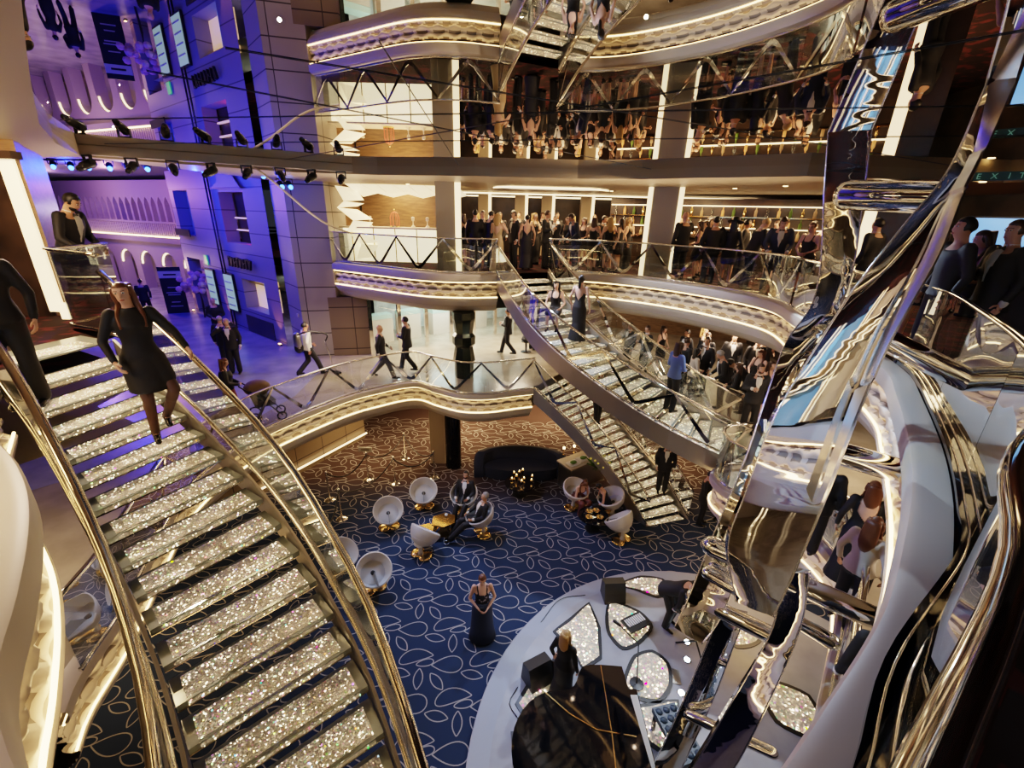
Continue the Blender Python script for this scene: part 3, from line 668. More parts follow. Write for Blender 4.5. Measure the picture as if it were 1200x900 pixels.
# ------------------------------------------------------------------ the street: facades, arches, signs
FA, FB = Vector((-8.6,16.25,0)), Vector((-16.0,22.05,0)); FD = (FB-FA).normalized(); FN = Vector((FD.y,-FD.x,0)); FN = FN if FN.y < 0 else -FN
rzF = math.atan2(FD.y, FD.x)
def fpt(s, z, o=0.): return FA+FD*s+FN*o+Vector((0,0,z))
def fquad(s0, s1, z0, z1, o, m, name, par, th=.04):
    a, b = fpt(s0,0,o), fpt(s1,0,o); g = Geo()
    g.ring_loft([[a+Vector((0,0,z0)), a+Vector((0,0,z0))-FN*th, b+Vector((0,0,z0))-FN*th, b+Vector((0,0,z0))],[a+Vector((0,0,z1)), a+Vector((0,0,z1))-FN*th, b+Vector((0,0,z1))-FN*th, b+Vector((0,0,z1))]])
    return obj(name, g, m, par)
fac = thing('shop_facade','tall blue-lit stone facade with windows and a red neon strip','building')
# wall panels around openings; openings (s0,s1,z0,z1)
ops = [(1.6,3.8,.35,2.2),(1.1,3.1,-2.2,-1.0),(7.1,8.9,.4,2.3),(7.0,9.0,L1,-.6)]
ss = sorted({0,9.4}|{o[0] for o in ops}|{o[1] for o in ops}); zs = sorted({L1,3.1}|{o[2] for o in ops}|{o[3] for o in ops})
g = Geo()
for a, b in zip(ss, ss[1:]):
    for c, d in zip(zs, zs[1:]):
        ms, mz = (a+b)/2, (c+d)/2
        if any(o[0] < ms < o[1] and o[2] < mz < o[3] for o in ops): continue
        p, q = fpt(a,0), fpt(b,0)
        g.add([p+Vector((0,0,c)),q+Vector((0,0,c)),q+Vector((0,0,d)),p+Vector((0,0,d))],[(0,1,2,3)])
obj('wall_face', g, 'facade', fac)
for (a,b,c,d) in ops:
    p = [fpt(a,c),fpt(b,c),fpt(b,d),fpt(a,d)]; q = [v-FN*.5 for v in p]
    obj('reveal', Geo().add(p+q,[(i,(i+1)%4,4+(i+1)%4,4+i) for i in range(4)]), 'facade', fac)
w = fquad(1.6,3.8,.35,2.2,-.55,'dark','window',fac); 
for z in (.8,1.25): fquad(1.7,3.1,z,z+.05,-.45,'led_soft','shelf',w) if False else obj('shelf', Geo().ring_loft([[fpt(1.9,z,-.5),fpt(1.9,z+.05,-.5),fpt(1.9,z+.05,-.4),fpt(1.9,z,-.4)],[fpt(3.7,z,-.5),fpt(3.7,z+.05,-.5),fpt(3.7,z+.05,-.4),fpt(3.7,z,-.4)]]), 'bar_glow', w)
fquad(1.65,1.85,.35,2.2,-.3,'red_neon','neon_strip',fac); fquad(2.15,2.25,.2,1.1,-.3,'red_neon','neon_strip',fac)
fquad(1.1,3.1,-2.2,-1.0,-.5,'bar_glow','window',fac); fquad(1.35,1.95,-2.2,-1.1,-.35,'screen_blue','display_panel',fac)
fquad(7.1,8.9,.4,2.3,-.5,'shop_wall','window',fac); fquad(7.1,8.9,.4,.7,.25,'dark','balcony_panel',fac); fquad(7.0,9.0,L1,-.6,-.9,'plum','doorway',fac)
fquad(.9,3.3,L1+.05,L1+.75,.02,'black','vent_grille',fac)
for s in (4.35,4.65): obj('cable', Geo().tube([fpt(s,L1+.1,.08),fpt(s,3.0,.08)],.035,6), 'black', fac, True)
fquad(6.3,6.65,-.75,-.35,.04,'green_sign','exit_sign',fac,.03)
g = Geo()
fac_roof = obj('gable_trim', Geo().add([fpt(1.4,2.3,.12),fpt(4.2,2.3,.12),fpt(2.2,2.95,.12)],[(0,1,2)]), 'facade', fac)
# dark raised letters of the illegible shop sign: plain strokes
lt = Geo()
for k in range(8):
    s = 3.6-k*.27; lt.join(strip3(fpt(s,-.55,.15),fpt(s-.02,-.18,.15),.07,.07,.08))
    if k % 3 == 0: lt.join(strip3(fpt(s,-.18,.15),fpt(s-.16,-.2,.15),.06,.06,.08))
    if k % 3 == 1: lt.join(strip3(fpt(s,-.55,.15),fpt(s-.14,-.2,.15),.06,.06,.08))
    if k % 3 == 2: lt.join(strip3(fpt(s,-.37,.15),fpt(s-.15,-.37,.15),.06,.06,.08))
obj('sign_letters', lt, 'black', fac)
for k, (s, lab) in enumerate(((3.75,'tall pale display screen on the facade, nearer of the pair'),(5.75,'tall pale display screen on the facade, farther of the pair'))):
    d = thing('display_screen', lab, 'screen'); fquad(s,s+.95,L1+.75,L1+2.35,.10,'black','frame',d,.08); fquad(s+.06,s+.89,L1+.82,L1+2.28,.115,'screen_pale','screen',d,.02)
    for j in range(4): fquad(s+.14,s+.80,L1+1.0+.32*j,L1+1.05+.32*j,.13,'shop_wall','text_line',d,.02)
for k, (s, o) in enumerate(((.35,.12),(5.0,.12),(9.3,.15),(9.9,.3))):
    p = fpt(s,L1,o); u = thing('uplight','small orange uplight on the street floor against the facade','light',tuple(p),0,'orange uplights along the facade')
    obj('housing', Geo().box((0,0,.03),(.16,.10,.06),rzF), 'black', u); obj('lens', Geo().box((0,0,.065),(.12,.07,.012),rzF), 'orange_glow', u)
# passage beyond between facade and pillar
bk = thing('side_shop','blue-lit side shop wall with a bright shelf niche beside the pillar','building')
g = Geo(); g.add([(-10.6,20.8,L1),(-7.4,17.4,L1),(-7.4,17.4,3.1),(-10.6,20.8,3.1)],[(0,1,2,3)]); obj('wall_face', g, 'facade', bk)
def sq(u0,u1,z0,z1,m,name,o=.06,par=bk):
    a = Vector((-10.6,20.8,0)); b = Vector((-7.4,17.4,0)); p = a.lerp(b,u0); q = a.lerp(b,u1); nn = Vector((-.73,-.69,0))*o
    return obj(name, Geo().add([p+nn+Vector((0,0,z0)),q+nn+Vector((0,0,z0)),q+nn+Vector((0,0,z1)),p+nn+Vector((0,0,z1))],[(0,1,2,3)]), m, par)
sq(.12,.45,-2.4,-.35,'shop','shelf_niche'); sq(.14,.30,-2.1,-1.6,'bar_glow','display_panel',.1); sq(.2,.42,-1.1,-.7,'screen_pale','display_panel',.1)
sq(.1,.4,.6,1.9,'window_dark','window'); sq(.68,.86,-.2,.4,'window_dark','window'); sq(.72,.84,0,.3,'led_soft','neon_arc',.1); sq(.40,.55,-2.6,-1.2,'orange_glow' if False else 'bar_glow','lit_wall',.09)
# arched arcade building at the end of the street
arc = thing('arcade_building','pale pink-lit arcade building with arches and a balustraded gallery at the street end','building')
AA, AB = Vector((-15.6,24.6,0)), Vector((-33,32.5,0)); AD = (AB-AA).normalized(); AN = Vector((-AD.y,AD.x,0)); AN = AN if AN.y < 0 else -AN; AL = (AB-AA).length
def apt(s,z,o=0.): return AA+AD*s+AN*o+Vector((0,0,z))
def arch_panel(w, z0, zs_, z1, s0, pointed, n=10):
    # wall panel of width w with one arch opening; returns Geo
    g = Geo(); hw = w*.36; cx = s0+w/2; pts = []
    for i in range(n+1):
        t = i/n; a = pi*t; x = -cos(a); y = sin(a)*(1.5 if pointed else 1)
        if pointed: y = (1-abs(x)**1.6)*1.7
        pts.append((cx+x*hw, zs_+y*hw))
    poly_l = [(s0,z0),(cx-hw,z0)]+pts+[(cx+hw,z0),(s0+w,z0)]
    top = [(s0,z1)]+[(cx-hw,z1)]+[(p[0],z1) for p in pts]+[(cx+hw,z1),(s0+w,z1)]
    for i in range(len(poly_l)-1):
        a, b, c, d = poly_l[i], poly_l[i+1], top[i+1], top[i]
        if abs(a[0]-b[0]) < 1e-6 and abs(c[0]-d[0]) < 1e-6: continue
        g.add([apt(a[0],a[1]),apt(b[0],b[1]),apt(c[0],c[1]),apt(d[0],d[1])],[(0,1,2,3)])
    rim = [apt(p[0],p[1]) for p in [(cx-hw,z0)]+pts+[(cx+hw,z0)]]
    g.ring_loft([[p, p-AN*.6] for p in rim], cap=False, close=False) if False else g.add(rim+[p-AN*.6 for p in rim],[(i,i+1,len(rim)+i+1,len(rim)+i) for i in range(len(rim)-1)])
    return g, pts
low = Geo(); up_ = Geo(); na = 9; wa = AL/na
for k in range(na):
    gg, pts = arch_panel(wa, L1, L1+1.55, -.35, k*wa, False); low.join(gg)
    f = [apt(p[0],p[1]-.02,-.12) for p in pts[3:]]
    obj('arch_light', Geo().tube(f,.05,6), 'led_soft', arc, True)
nu = 30; wu = AL/nu
for k in range(nu):
    gg, _ = arch_panel(wu, .75, 1.7, 2.95, k*wu, True, 6); up_.join(gg)
obj('arcade_wall', low, 'lilac', arc); obj('gallery_arches', up_, 'lilac', arc)
obj('back_wall', Geo().add([apt(0,L1,-1.6),apt(AL,L1,-1.6),apt(AL,3.1,-1.6),apt(0,3.1,-1.6)],[(0,1,2,3)]), 'lilac', arc)
obj('gallery_band', Geo().ring_loft([[apt(0,-.35,.0),apt(0,-.35,.35),apt(0,-.05,.45),apt(0,-.05,0)],[apt(AL,-.35,.0),apt(AL,-.35,.35),apt(AL,-.05,.45),apt(AL,-.05,0)]]), 'lilac', arc)
obj('light_strip', Geo().tube([apt(0,-.0,.45),apt(AL,-.0,.45)],.035,6), 'led', arc, True)
bl_ = Geo()
for k in range(100): s = AL*(k+.5)/100; bl_.join(strip3(apt(s,0,.3),apt(s,.7,.3),.09,.07,.07))
bl_.ring_loft([[apt(0,.7,.2),apt(0,.7,.4),apt(0,.8,.4),apt(0,.8,.2)],[apt(AL,.7,.2),apt(AL,.7,.4),apt(AL,.8,.4),apt(AL,.8,.2)]])
obj('balustrade', bl_, 'lilac', arc)
# standing information banner
t = thing('standing_banner','dark blue standing banner with a white header on the street','sign',(-16.4,21.4,L1),radians(22))
obj('panel', Geo().box((0,0,1.1),(.9,.05,2.2)), mat('banner_blue',(.004,.006,.015),.5), t); obj('header', Geo().box((0,-.03,1.85),(.9,.02,.32)), 'white', t)
g = Geo()
for k, (z,w) in enumerate(((1.85,.5),)): g.box((0,-.045,z),(w,.01,.07))
obj('header_text', g, 'black', t)
g = Geo()
for z, w in ((1.25,.4),(1.0,.6),(.9,.5),(.55,.35),(.35,.5)): g.box((0,-.03,z),(w,.01,.04))
obj('text_lines', g, 'lilac', t)
t = thing('flower_tree','pink blossom tree display in the facade doorway','tree',(-14.6,20.6,L1))
obj('trunk', Geo().tube([(0,0,0),(.05,0,.8),(0,0,1.5)],.04,6), 'black', t)
g = Geo()
for k in range(26): g.ellip((random.uniform(-.6,.6),random.uniform(-.5,.5),1.55+random.uniform(-.25,.45)),(.15,.15,.13),seg=6,rg=4)
obj('blossom', g, mat('blossom',(.65,.35,.45),.7), t)
# cream cable from the beam down to the railing
obj('cable', Geo().tube(catmull([(-5.9,10.9,2.55),(-5.75,11.6,2.2),(-5.5,12.6,1.6),(-5.3,13.4,1.25),(-5.0,14.2,1.02)],.2),.025,6), 'cream', smooth=True, label='cream cable swooping from the lighting beam to the far railing', cat='cable')
# ------------------------------------------------------------------ steel sculpture
def lerp(a,b,t): return a+(b-a)*t
def band(name, pairs, th, par, m='sculpt', step=10, bead=.008):
    # pairs of 3-D edge points (left, right) -> smooth boxed ribbon
    Ls = catmull([p[0] for p in pairs], .5); n = len(pairs)-1
    A = []; B = []
    for i in range(n):
        for k in range(step):
            t = k/step
            def cr(j): 
                P = [Vector(p[j]) for p in pairs]; b, c = P[i], P[i+1]; a = P[i-1] if i else b-(c-b); d = P[i+2] if i+2 <= n else c+(c-b)
                return .5*((2*b)+(c-a)*t+(2*a-5*b+4*c-d)*t*t+(3*b-a-3*c+d)*t**3)
            A.append(cr(0)); B.append(cr(1))
    A.append(Vector(pairs[-1][0])); B.append(Vector(pairs[-1][1])); rings = []
    for i in range(len(A)):
        t = ((A[min(i+1,len(A)-1)]+B[min(i+1,len(A)-1)])-(A[max(i-1,0)]+B[max(i-1,0)])).normalized()
        w = (B[i]-A[i]); nn = w.cross(t).normalized()
        if nn.y < 0: nn = -nn
        mid = (A[i]+B[i])/2-nn*w.length*.06
        rings.append([A[i], mid.lerp(A[i],.5)-nn*w.length*.015, mid, mid.lerp(B[i],.5)-nn*w.length*.015, B[i], B[i]+nn*th, A[i]+nn*th])
    for E in (A, B):  # thin tubes added along both edges to catch bright outlines
        if bead: obj('edge_bead', Geo().tube([e-Vector((0,.004,0)) for e in E], bead, 8), 'rim_steel', par, True)
    g = Geo().ring_loft(rings); return obj(name, g, m, par, 'auto')
sc = thing('steel_sculpture','tall twisting polished steel ribbon sculpture with crossing tubes, rising from the stage','sculpture')
band('ribbon', [((3.56, 4.02, 2.7), (3.68, 3.92, 2.8)), ((3.46, 3.98, 2.12), (3.59, 3.88, 2.23)), ((3.17, 3.88, 1.7), (3.45, 3.78, 1.9)), ((2.82, 3.76, 1.17), (3.32, 3.66, 1.47)), ((2.53, 3.66, 0.56), (3.09, 3.56, 0.8)), ((2.31, 3.57, 0.03), (2.96, 3.47, 0.15)), ((2.18, 3.49, -0.68), (2.85, 3.39, -0.68)), ((2.1, 3.42, -1.21), (2.72, 3.32, -1.49)), ((2.29, 3.38, -1.86), (2.63, 3.28, -1.93))], 0.07, sc)
band('ribbon', [((2.77, 3.62, -1.67), (2.96, 3.42, -1.52)), ((2.87, 3.55, -2.39), (3.04, 3.4, -2.33)), ((2.54, 3.42, -3.57), (2.85, 3.3, -3.59)), ((2.27, 3.35, -4.56), (2.67, 3.25, -4.51)), ((1.99, 3.3, -5.44), (2.44, 3.2, -5.47))], 0.07, sc)
band('ribbon', [((3.69, 6.1, 2.84), (4.04, 5.86, 2.85)), ((3.77, 5.95, 1.99), (4.08, 5.71, 1.99)), ((3.75, 5.65, 1.21), (3.98, 5.41, 1.22)), ((3.6, 5.4, 0.75), (3.77, 5.16, 0.72)), ((3.25, 5.15, 0.34), (3.53, 4.91, 0.23)), ((3.03, 4.9, -0.2), (3.41, 4.66, -0.36)), ((2.8, 4.65, -0.99), (3.12, 4.41, -1.06)), ((2.53, 4.45, -1.84), (2.84, 4.21, -1.88)), ((2.3, 4.3, -2.78), (2.62, 4.06, -2.82)), ((2.15, 4.2, -3.18), (2.41, 3.96, -3.17))], 0.05, sc)
band('ribbon', [((2.75, 4.3, -2.94), (3.0, 4.15, -2.88)), ((2.67, 4.25, -3.37), (2.91, 4.1, -3.29)), ((2.46, 4.15, -4.5), (2.75, 4.0, -4.36)), ((2.2, 4.05, -5.69), (2.51, 3.9, -5.59)), ((1.95, 4.0, -6.97), (2.34, 3.85, -6.96))], 0.07, sc)
band('edge_strip', [((3.47, 3.89, 2.68), (3.57, 3.8, 2.77)), ((3.49, 3.85, 2.2), (3.49, 3.76, 2.22)), ((3.33, 3.75, 1.86), (3.35, 3.66, 1.9)), ((3.19, 3.63, 1.44), (3.22, 3.54, 1.48)), ((2.97, 3.53, 0.76), (2.99, 3.44, 0.83)), ((2.85, 3.44, 0.13), (2.86, 3.35, 0.22)), ((2.77, 3.36, -0.68), (2.75, 3.27, -0.59))], 0.02, sc, 'rim_steel', bead=0)
for a, b, r in [((3.35, 4.9, 1.96), (3.65, 4.2, 1.92), 0.14), ((3.28, 3.9, 0.75), (3.91, 3.6, 0.46), 0.1), ((3.28, 3.9, -0.45), (3.76, 3.7, -0.51), 0.12), ((2.23, 3.9, -1.63), (3.68, 3.25, -1.93), 0.115), ((2.43, 4.2, -2.29), (3.52, 3.5, -2.52), 0.085), ((2.5, 4.0, -4.54), (3.22, 3.4, -4.23), 0.07), ((2.42, 4.4, -2.88), (3.02, 3.7, -2.69), 0.1)]:
    obj('cross_tube', Geo().capsule(a,r,b,r,20), 'sculpt', sc, True)
# small star-shaped facet plates inside the sculpture
g = Geo()
random.seed(3)
for k in range(14):
    c = Vector((3.05+random.uniform(-.22,.22), 4.15+random.uniform(-.15,.15), -1.55+random.uniform(-.3,.35)))
    d = [c+Vector((random.uniform(-.16,.16),random.uniform(-.12,.12),random.uniform(-.16,.16))) for _ in range(3)]
    g.add(d,[(0,1,2)])
obj('facets', g, 'sculpt', sc)

# ------------------------------------------------------------------ round stage and what stands on it
SCX, SCY, SR = 3.85, 4.15, 4.42
st = thing('round_stage','round pale stage with glittering leaf-shaped crystal panels','stage')
obj('platform', Geo().lathe([(SR,0),(SR,.09),(SR-.02,.10),(.01,.10)],96,(SCX,SCY,L0)), 'stage', st)
g = Geo(); R2 = [(SR-.33,.101),(SR-.02,.101)]
g.lathe([(SR-.36,.1015),(SR-.015,.1015)],96,(SCX,SCY,L0),caps=False); obj('rim_band', g, 'stage_rim', st)
def petal(pts, z=L0+.101, closed_smooth=True):
    P = [Vector((*p,0)) for p in pts]; n = len(P); out = []
    for i in range(n):
        a, b, c, d = P[i-1], P[i], P[(i+1)%n], P[(i+2)%n]
        for k in range(5):
            t = k/5; q = .5*((2*b)+(c-a)*t+(2*a-5*b+4*c-d)*t*t+(3*b-a-3*c+d)*t**3); out.append(b.lerp(c,t).lerp(q,.75 if closed_smooth else .2))
    c = sum(out,Vector())/len(out)
    fr = obj('crystal_frame', Geo().prism([(q.x,q.y) for q in out], z, z+.015), 'black', st)
    ins = [c+(q-c)*(1-.075/max(.2,(q-c).length)) for q in out]
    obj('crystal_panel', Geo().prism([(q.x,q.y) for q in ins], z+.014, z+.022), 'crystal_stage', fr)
petal([(1.86,7.56),(2.0,6.9),(1.90,6.2),(1.5,5.95),(1.35,6.3),(.98,6.78),(1.4,7.15)], closed_smooth=False)
petal([(2.35,7.62),(2.95,7.35),(3.12,6.95),(2.75,6.55),(2.35,6.4),(2.12,6.75),(2.15,7.2)])
petal([(2.60,8.08),(3.2,8.38),(3.75,8.30),(3.78,7.95),(3.45,7.72),(2.95,7.95)])
petal([(2.30,5.95),(2.55,6.3),(2.95,6.42),(3.20,6.15),(3.12,5.7),(2.8,5.38),(2.42,5.42),(2.2,5.65)])
petal([(.20,5.30),(.55,5.85),(.95,5.75),(1.15,5.3),(.75,5.05),(.42,5.0)], closed_smooth=False)
petal([(2.25,5.30),(2.75,5.42),(3.15,5.45),(3.0,4.9),(2.62,4.55),(2.35,4.75)], closed_smooth=False)
petal([(.2,4.6),(.5,4.8),(.6,4.2),(.3,4.0)])
petal([(4.4,7.6),(5.2,7.4),(5.3,6.7),(4.7,6.5),(4.3,7.0)]); petal([(4.8,5.9),(5.6,5.6),(5.4,4.8),(4.7,5.1)])
for (x,y) in ((3.90,7.35),(3.72,6.62),(3.58,6.23),(3.24,5.58),(3.05,5.22),(4.02,6.9),(3.95,5.9),(3.6,5.0)):
    f = thing('floor_light','round glowing floor light set in the pale stage','light',(x,y,L0+.10),0,'round floor lights in the stage')
    obj('ring', Geo().lathe([(.075,0),(.075,.008),(.055,.010)],20), 'chrome', f); obj('lens', Geo().lathe([(.001,.014),(.055,.012)],20,caps=False), 'spot_w', f)
ZS = L0+.10
# grand piano
pn = thing('grand_piano','glossy black grand piano on the stage, seen from above','piano')
out_ = catmull([(1.96,5.28),(1.62,5.30),(1.30,5.26),(1.18,5.02),(1.05,4.88),(.72,4.84),(.40,4.66),(.18,4.30),(.16,3.85),(.35,3.45),(.8,3.2),(1.4,3.12),(2.08,3.15)],.12)
poly = [(p.x,p.y) for p in out_]
obj('case', Geo().prism(poly, ZS+.62, ZS+.97), 'gloss_black', pn, 'auto')
cx = sum(p[0] for p in poly)/len(poly); cy = sum(p[1] for p in poly)/len(poly)
obj('lid', Geo().prism([(cx+(x-cx)*1.02,cy+(y-cy)*1.02) for x,y in poly], ZS+.985, ZS+1.01), 'gloss_black', pn, 'auto')
gl = Geo().tube([(.62,4.86,ZS+1.02),(1.0,4.52,ZS+1.02),(1.38,4.30,ZS+1.02),(1.95,4.22,ZS+1.02)],.009,6); gl.tube([(1.62,5.30,ZS+1.02),(1.60,4.28,ZS+1.02),(1.52,3.2,ZS+1.02)],.008,6)
obj('lid_edge', gl, 'gold', pn)
for (x,y) in ((1.8,5.0),(1.8,3.4),(.6,4.0)):
    obj('leg', Geo().lathe([(.09,0),(.06,.08),(.05,.3),(.09,.6),(.10,.64)],12,(x,y,ZS)), 'gloss_black', pn, 'auto')
kb = obj('keyboard', Geo().box((2.10,4.25,ZS+.72),(.22,1.7,.06)), 'gloss_black', pn)
obj('white_keys', Geo().box((2.12,4.25,ZS+.757),(.15,1.5,.012)), 'shirt', kb)
obj('music_desk', Geo().box((1.72,4.25,ZS+1.08),(.03,.7,.14),0), 'gloss_black', pn)
# tufted bench
b = thing('piano_bench','dark blue tufted piano bench right of the piano','bench',(2.78,4.62,ZS),radians(14))
g = Geo().box((0,0,.44),(.42,.85,.10)); 
obj('seat', g, 'blue_leather', b)
tf = Geo()
for i in range(3):
    for j in range(6): tf.ellip((-.13+.13*i,-.34+.136*j,.49),(.058,.06,.025),seg=8,rg=5)
obj('tufting', tf, 'blue_leather', b, True)
for sx in (-.17,.17):
    for sy in (-.36,.36): obj('leg', Geo().box((sx,sy,.2),(.05,.05,.40)), 'gloss_black', b)
def speaker(x,y,rz,label):
    s = thing('stage_monitor', label, 'speaker', (x,y,ZS), rz)
    obj('cabinet', Geo().ring_loft([[(-.24,-.2,0),(-.24,.2,0),(-.24,.16,.42),(-.24,-.06,.46)],[(.24,-.2,0),(.24,.2,0),(.24,.16,.42),(.24,-.06,.46)]]), 'black', s)
    obj('grille', Geo().add([(-.2,-.185,.05),(.2,-.185,.05),(.2,-.075,.41),(-.2,-.075,.41)],[(0,1,2,3)]), mat('grille',(.02,.02,.022),.8), s)
speaker(.62,5.75,radians(30),'black wedge loudspeaker left of the pianist'); speaker(2.42,7.72,radians(5),'black loudspeaker box at the top edge of the stage')
speaker(1.12,5.95,radians(60),'small black loudspeaker behind the blonde pianist')
o = obj('pedal_box', Geo().box((.22,4.72,ZS+.02),(.16,.24,.05),.1), 'black', label='small black box on the stage edge near the piano', cat='box')
o = obj('floor_plate', Geo().box((3.15,5.9,ZS+.006),(.34,.30,.01),-.2), 'steel', label='square metal plate set in the stage floor', cat='plate')
m_ = thing('mixing_desk','small white and black mixing keyboard on the crystal leaf panel','keyboard',(2.72,6.92,ZS+.13),radians(28))
obj('body', Geo().box((0,0,.04),(.52,.34,.05)), 'black', m_); g = Geo()
for i in range(9): g.box((-.2+.05*i,.03,.07),(.03,.18,.012))
obj('keys', g, 'shirt', m_)
ms = thing('microphone_stand','black microphone stand lying across the round crystal panel','microphone stand',(2.45,5.7,ZS+.03))
obj('base', Geo().lathe([(.13,0),(.13,.02),(.02,.03)],16), 'black', ms); obj('pole', Geo().tube([(0,0,.02),(-.05,.1,.9)],.012,6), 'black', ms); obj('boom', Geo().tube([(-.05,.1,.9),(-.35,.35,1.05)],.012,6), 'black', ms); obj('microphone', Geo().capsule((-.35,.35,1.05),.025,(-.44,.42,1.07),.03,8), 'black', ms, True)
obj('cable', Geo().tube(catmull([(1.8,7.75,ZS+.012),(1.2,7.6,ZS+.012),(.75,7.0,ZS+.012)],.1),.008,5), 'black', label='thin black cable on the upper stage edge', cat='cable')
obj('cable', Geo().tube(catmull([(.25,5.6,ZS+.012),(.1,5.3,ZS+.012),(.28,5.0,ZS+.012),(.2,4.75,ZS+.012)],.1),.008,5), 'black', label='thin black cable running to the small box by the piano', cat='cable')
t = thing('keyboard_stand','stage keyboard on a stand in front of the bending musician','keyboard',(3.75,6.35,ZS),radians(-60))
obj('keyboard', Geo().box((0,0,.82),(1.0,.3,.08)), 'black', t); obj('white_keys', Geo().box((0,-.05,.865),(.9,.15,.012)), 'shirt', t)
for s in (-1,1): obj('leg', Geo().tube([(-.35*s,-.1,0),(.35*s,.05,.78)],.018,6), 'black', t)

# ------------------------------------------------------------------ lobby furniture
def egg_chair(x, y, face, label, tilt=35):
    c = thing('shell_chair', label, 'chair', (x,y,L0), face, None)
    # bowl opening towards -y (front), tipped up
    prof = [(.02,0),(.12,.02),(.24,.09),(.33,.20),(.385,.33),(.40,.42)]
    g = Geo(); seg = 36; rings = []
    for r, z in prof: rings.append([(r*cos(2*pi*j/seg), r*sin(2*pi*j/seg), z) for j in range(seg)])
    inner = [[((r-.025)*cos(2*pi*j/seg), (r-.025)*sin(2*pi*j/seg), z+.022) for j in range(seg)] for r, z in prof[::-1][:-1]]
    g.ring_loft(rings+inner)
    mt = Matrix.Translation((0,.10,.36)) @ Matrix.Rotation(radians(tilt),4,'X')
    g.xf(mt); sh = obj('shell', g, 'shell', c, 'auto')
    g = Geo().ring_loft([[((.385-.02*k)*cos(2*pi*j/seg)*(1 if 1 else 0), min(-.02,(.385)*sin(2*pi*j/seg)) if False else (.37-.05*k)*sin(2*pi*j/seg), .17+.03*k) for j in range(seg)] for k in range(2)])
    obj('seat_pad', Geo().lathe([(.02,.10),(.27,.13),(.30,.16),(.26,.185),(.02,.17)],28).xf(mt), mat_pad, sh, True)
    g = Geo().box((.0,-.19,.27),(.010,.30,.24)).xf(mt); obj('shell_seam', g, mat_seam, sh)
    obj('button', Geo().ellip((0,0,.18),(.055,.055,.03)).xf(mt), 'black', sh, True)
    obj('stem', Geo().lathe([(.07,.07),(.05,.16),(.05,.28),(.16,.42)],16,(0,.05,0)), 'shell', c, True)
    b = Geo()
    for s in (-1,1): b.ellip((.13*s,.02,.045),(.165,.20,.045),seg=20,rg=8)
    obj('base', b, 'gold', c, True)
    return c
mat_pad = mat('seat_cushion',(.50,.49,.48),.8); mat_seam = mat('seam_grey',(.2,.2,.2),.6)
egg_chair(-2.50,10.95,radians(12),'white shell chair nearest the mirror column, empty')
egg_chair(-3.28,10.0,radians(20),'white shell chair at the left beside the rope posts, empty')
egg_chair(-2.18,9.0,radians(150),'white shell chair seen from behind beside the gold table, empty',45)
egg_chair(-3.05,7.85,radians(35),'white shell chair nearest the staircase, empty')
egg_chair(-4.0,8.3,radians(60),'white shell chair mostly hidden behind the near staircase')
egg_chair(-1.28,10.75,radians(-12),'white shell chair of the seated man facing the camera',25)
egg_chair(-.72,9.85,radians(-65),'white shell chair of the grey-haired seated man',25)
egg_chair(1.95,11.1,radians(25),'white shell chair of the woman in a rust dress',20)
egg_chair(2.98,10.75,radians(-75),'white shell chair of the dark-haired person beside the stairs',25)
egg_chair(3.05,9.75,radians(-140),'white shell chair at the foot of the lower staircase, empty',40)
t = thing('side_table','faceted gold side table with a white cup among the shell chairs','table',(-1.75,9.85,L0))
obj('top', Geo().prism([(-.28,-.22),(.05,-.30),(.32,-.12),(.28,.2),(0,.3),(-.3,.12)],.42,.45), 'gold', t)
g = Geo().ring_loft([[(-.22,-.15,0),(.2,-.2,0),(.24,.14,0),(-.2,.2,0)],[(-.08,-.05,.22),(.08,-.08,.22),(.08,.06,.22),(-.08,.08,.22)],[(-.22,-.18,.42),(.2,-.2,.42),(.24,.14,.42),(-.2,.2,.42)]]); obj('pedestal', g, 'gold', t)
obj('cup', Geo().lathe([(.02,0),(.035,.01),(.045,.06),(.04,.06),(.02,.015)],12,(-1.70,10.0,L0+.451)), 'white', smooth=True, label='white cup on the faceted gold side table', cat='cup')
t = thing('side_table','low gold disc table left of the faceted table','table',(-2.15,9.7,L0))
obj('top', Geo().prism([(-.25,-.12),(.2,-.18),(.27,.05),(0,.2),(-.25,.1)],.26,.28), 'gold', t); obj('pedestal', Geo().lathe([(.14,0),(.04,.05),(.04,.26)],12), 'gold', t)
# curved sofa
s = thing('curved_sofa','dark navy curved sofa on the brown carpet','sofa',(.35,12.75,L0))
def arcband(r0,r1,a0,a1,z0,z1,n=28,rr=.06,yb=1.0):
    rings = []
    for i in range(n+1):
        a = radians(a0+(a1-a0)*i/n); f = .35+.65*min(1, min(i,n-i)/3.5)
        c = [(r0,z0),(r1,z0),(r1,z0+(z1-z0)*f-rr),(r1-rr,z0+(z1-z0)*f),(r0+rr,z0+(z1-z0)*f),(r0,z0+(z1-z0)*f-rr)]
        rings.append([(r*cos(a)*1.25, r*sin(a)*yb, z) for r, z in c])
    return Geo().ring_loft(rings)
obj('backrest', arcband(.98,1.24,-12,192,.02,.80,yb=.62), 'navy_fab', s, 'auto')
obj('seat', Geo().prism([(1.2*cos(radians(a)), -.05+.55*sin(radians(a))*(1 if a <= 180 else .55)) for a in range(0,360,12)],.05,.42), 'navy_fab', s)
t = thing('candle_table','round black table with gold candle holders in front of the sofa','table',(.33,11.75,L0))
obj('top', Geo().lathe([(.01,.40),(.48,.40),(.48,.43),(.01,.43)],28), 'gloss_black', t, 'auto'); obj('pedestal', Geo().lathe([(.25,0),(.05,.04),(.05,.40)],14), 'black', t)
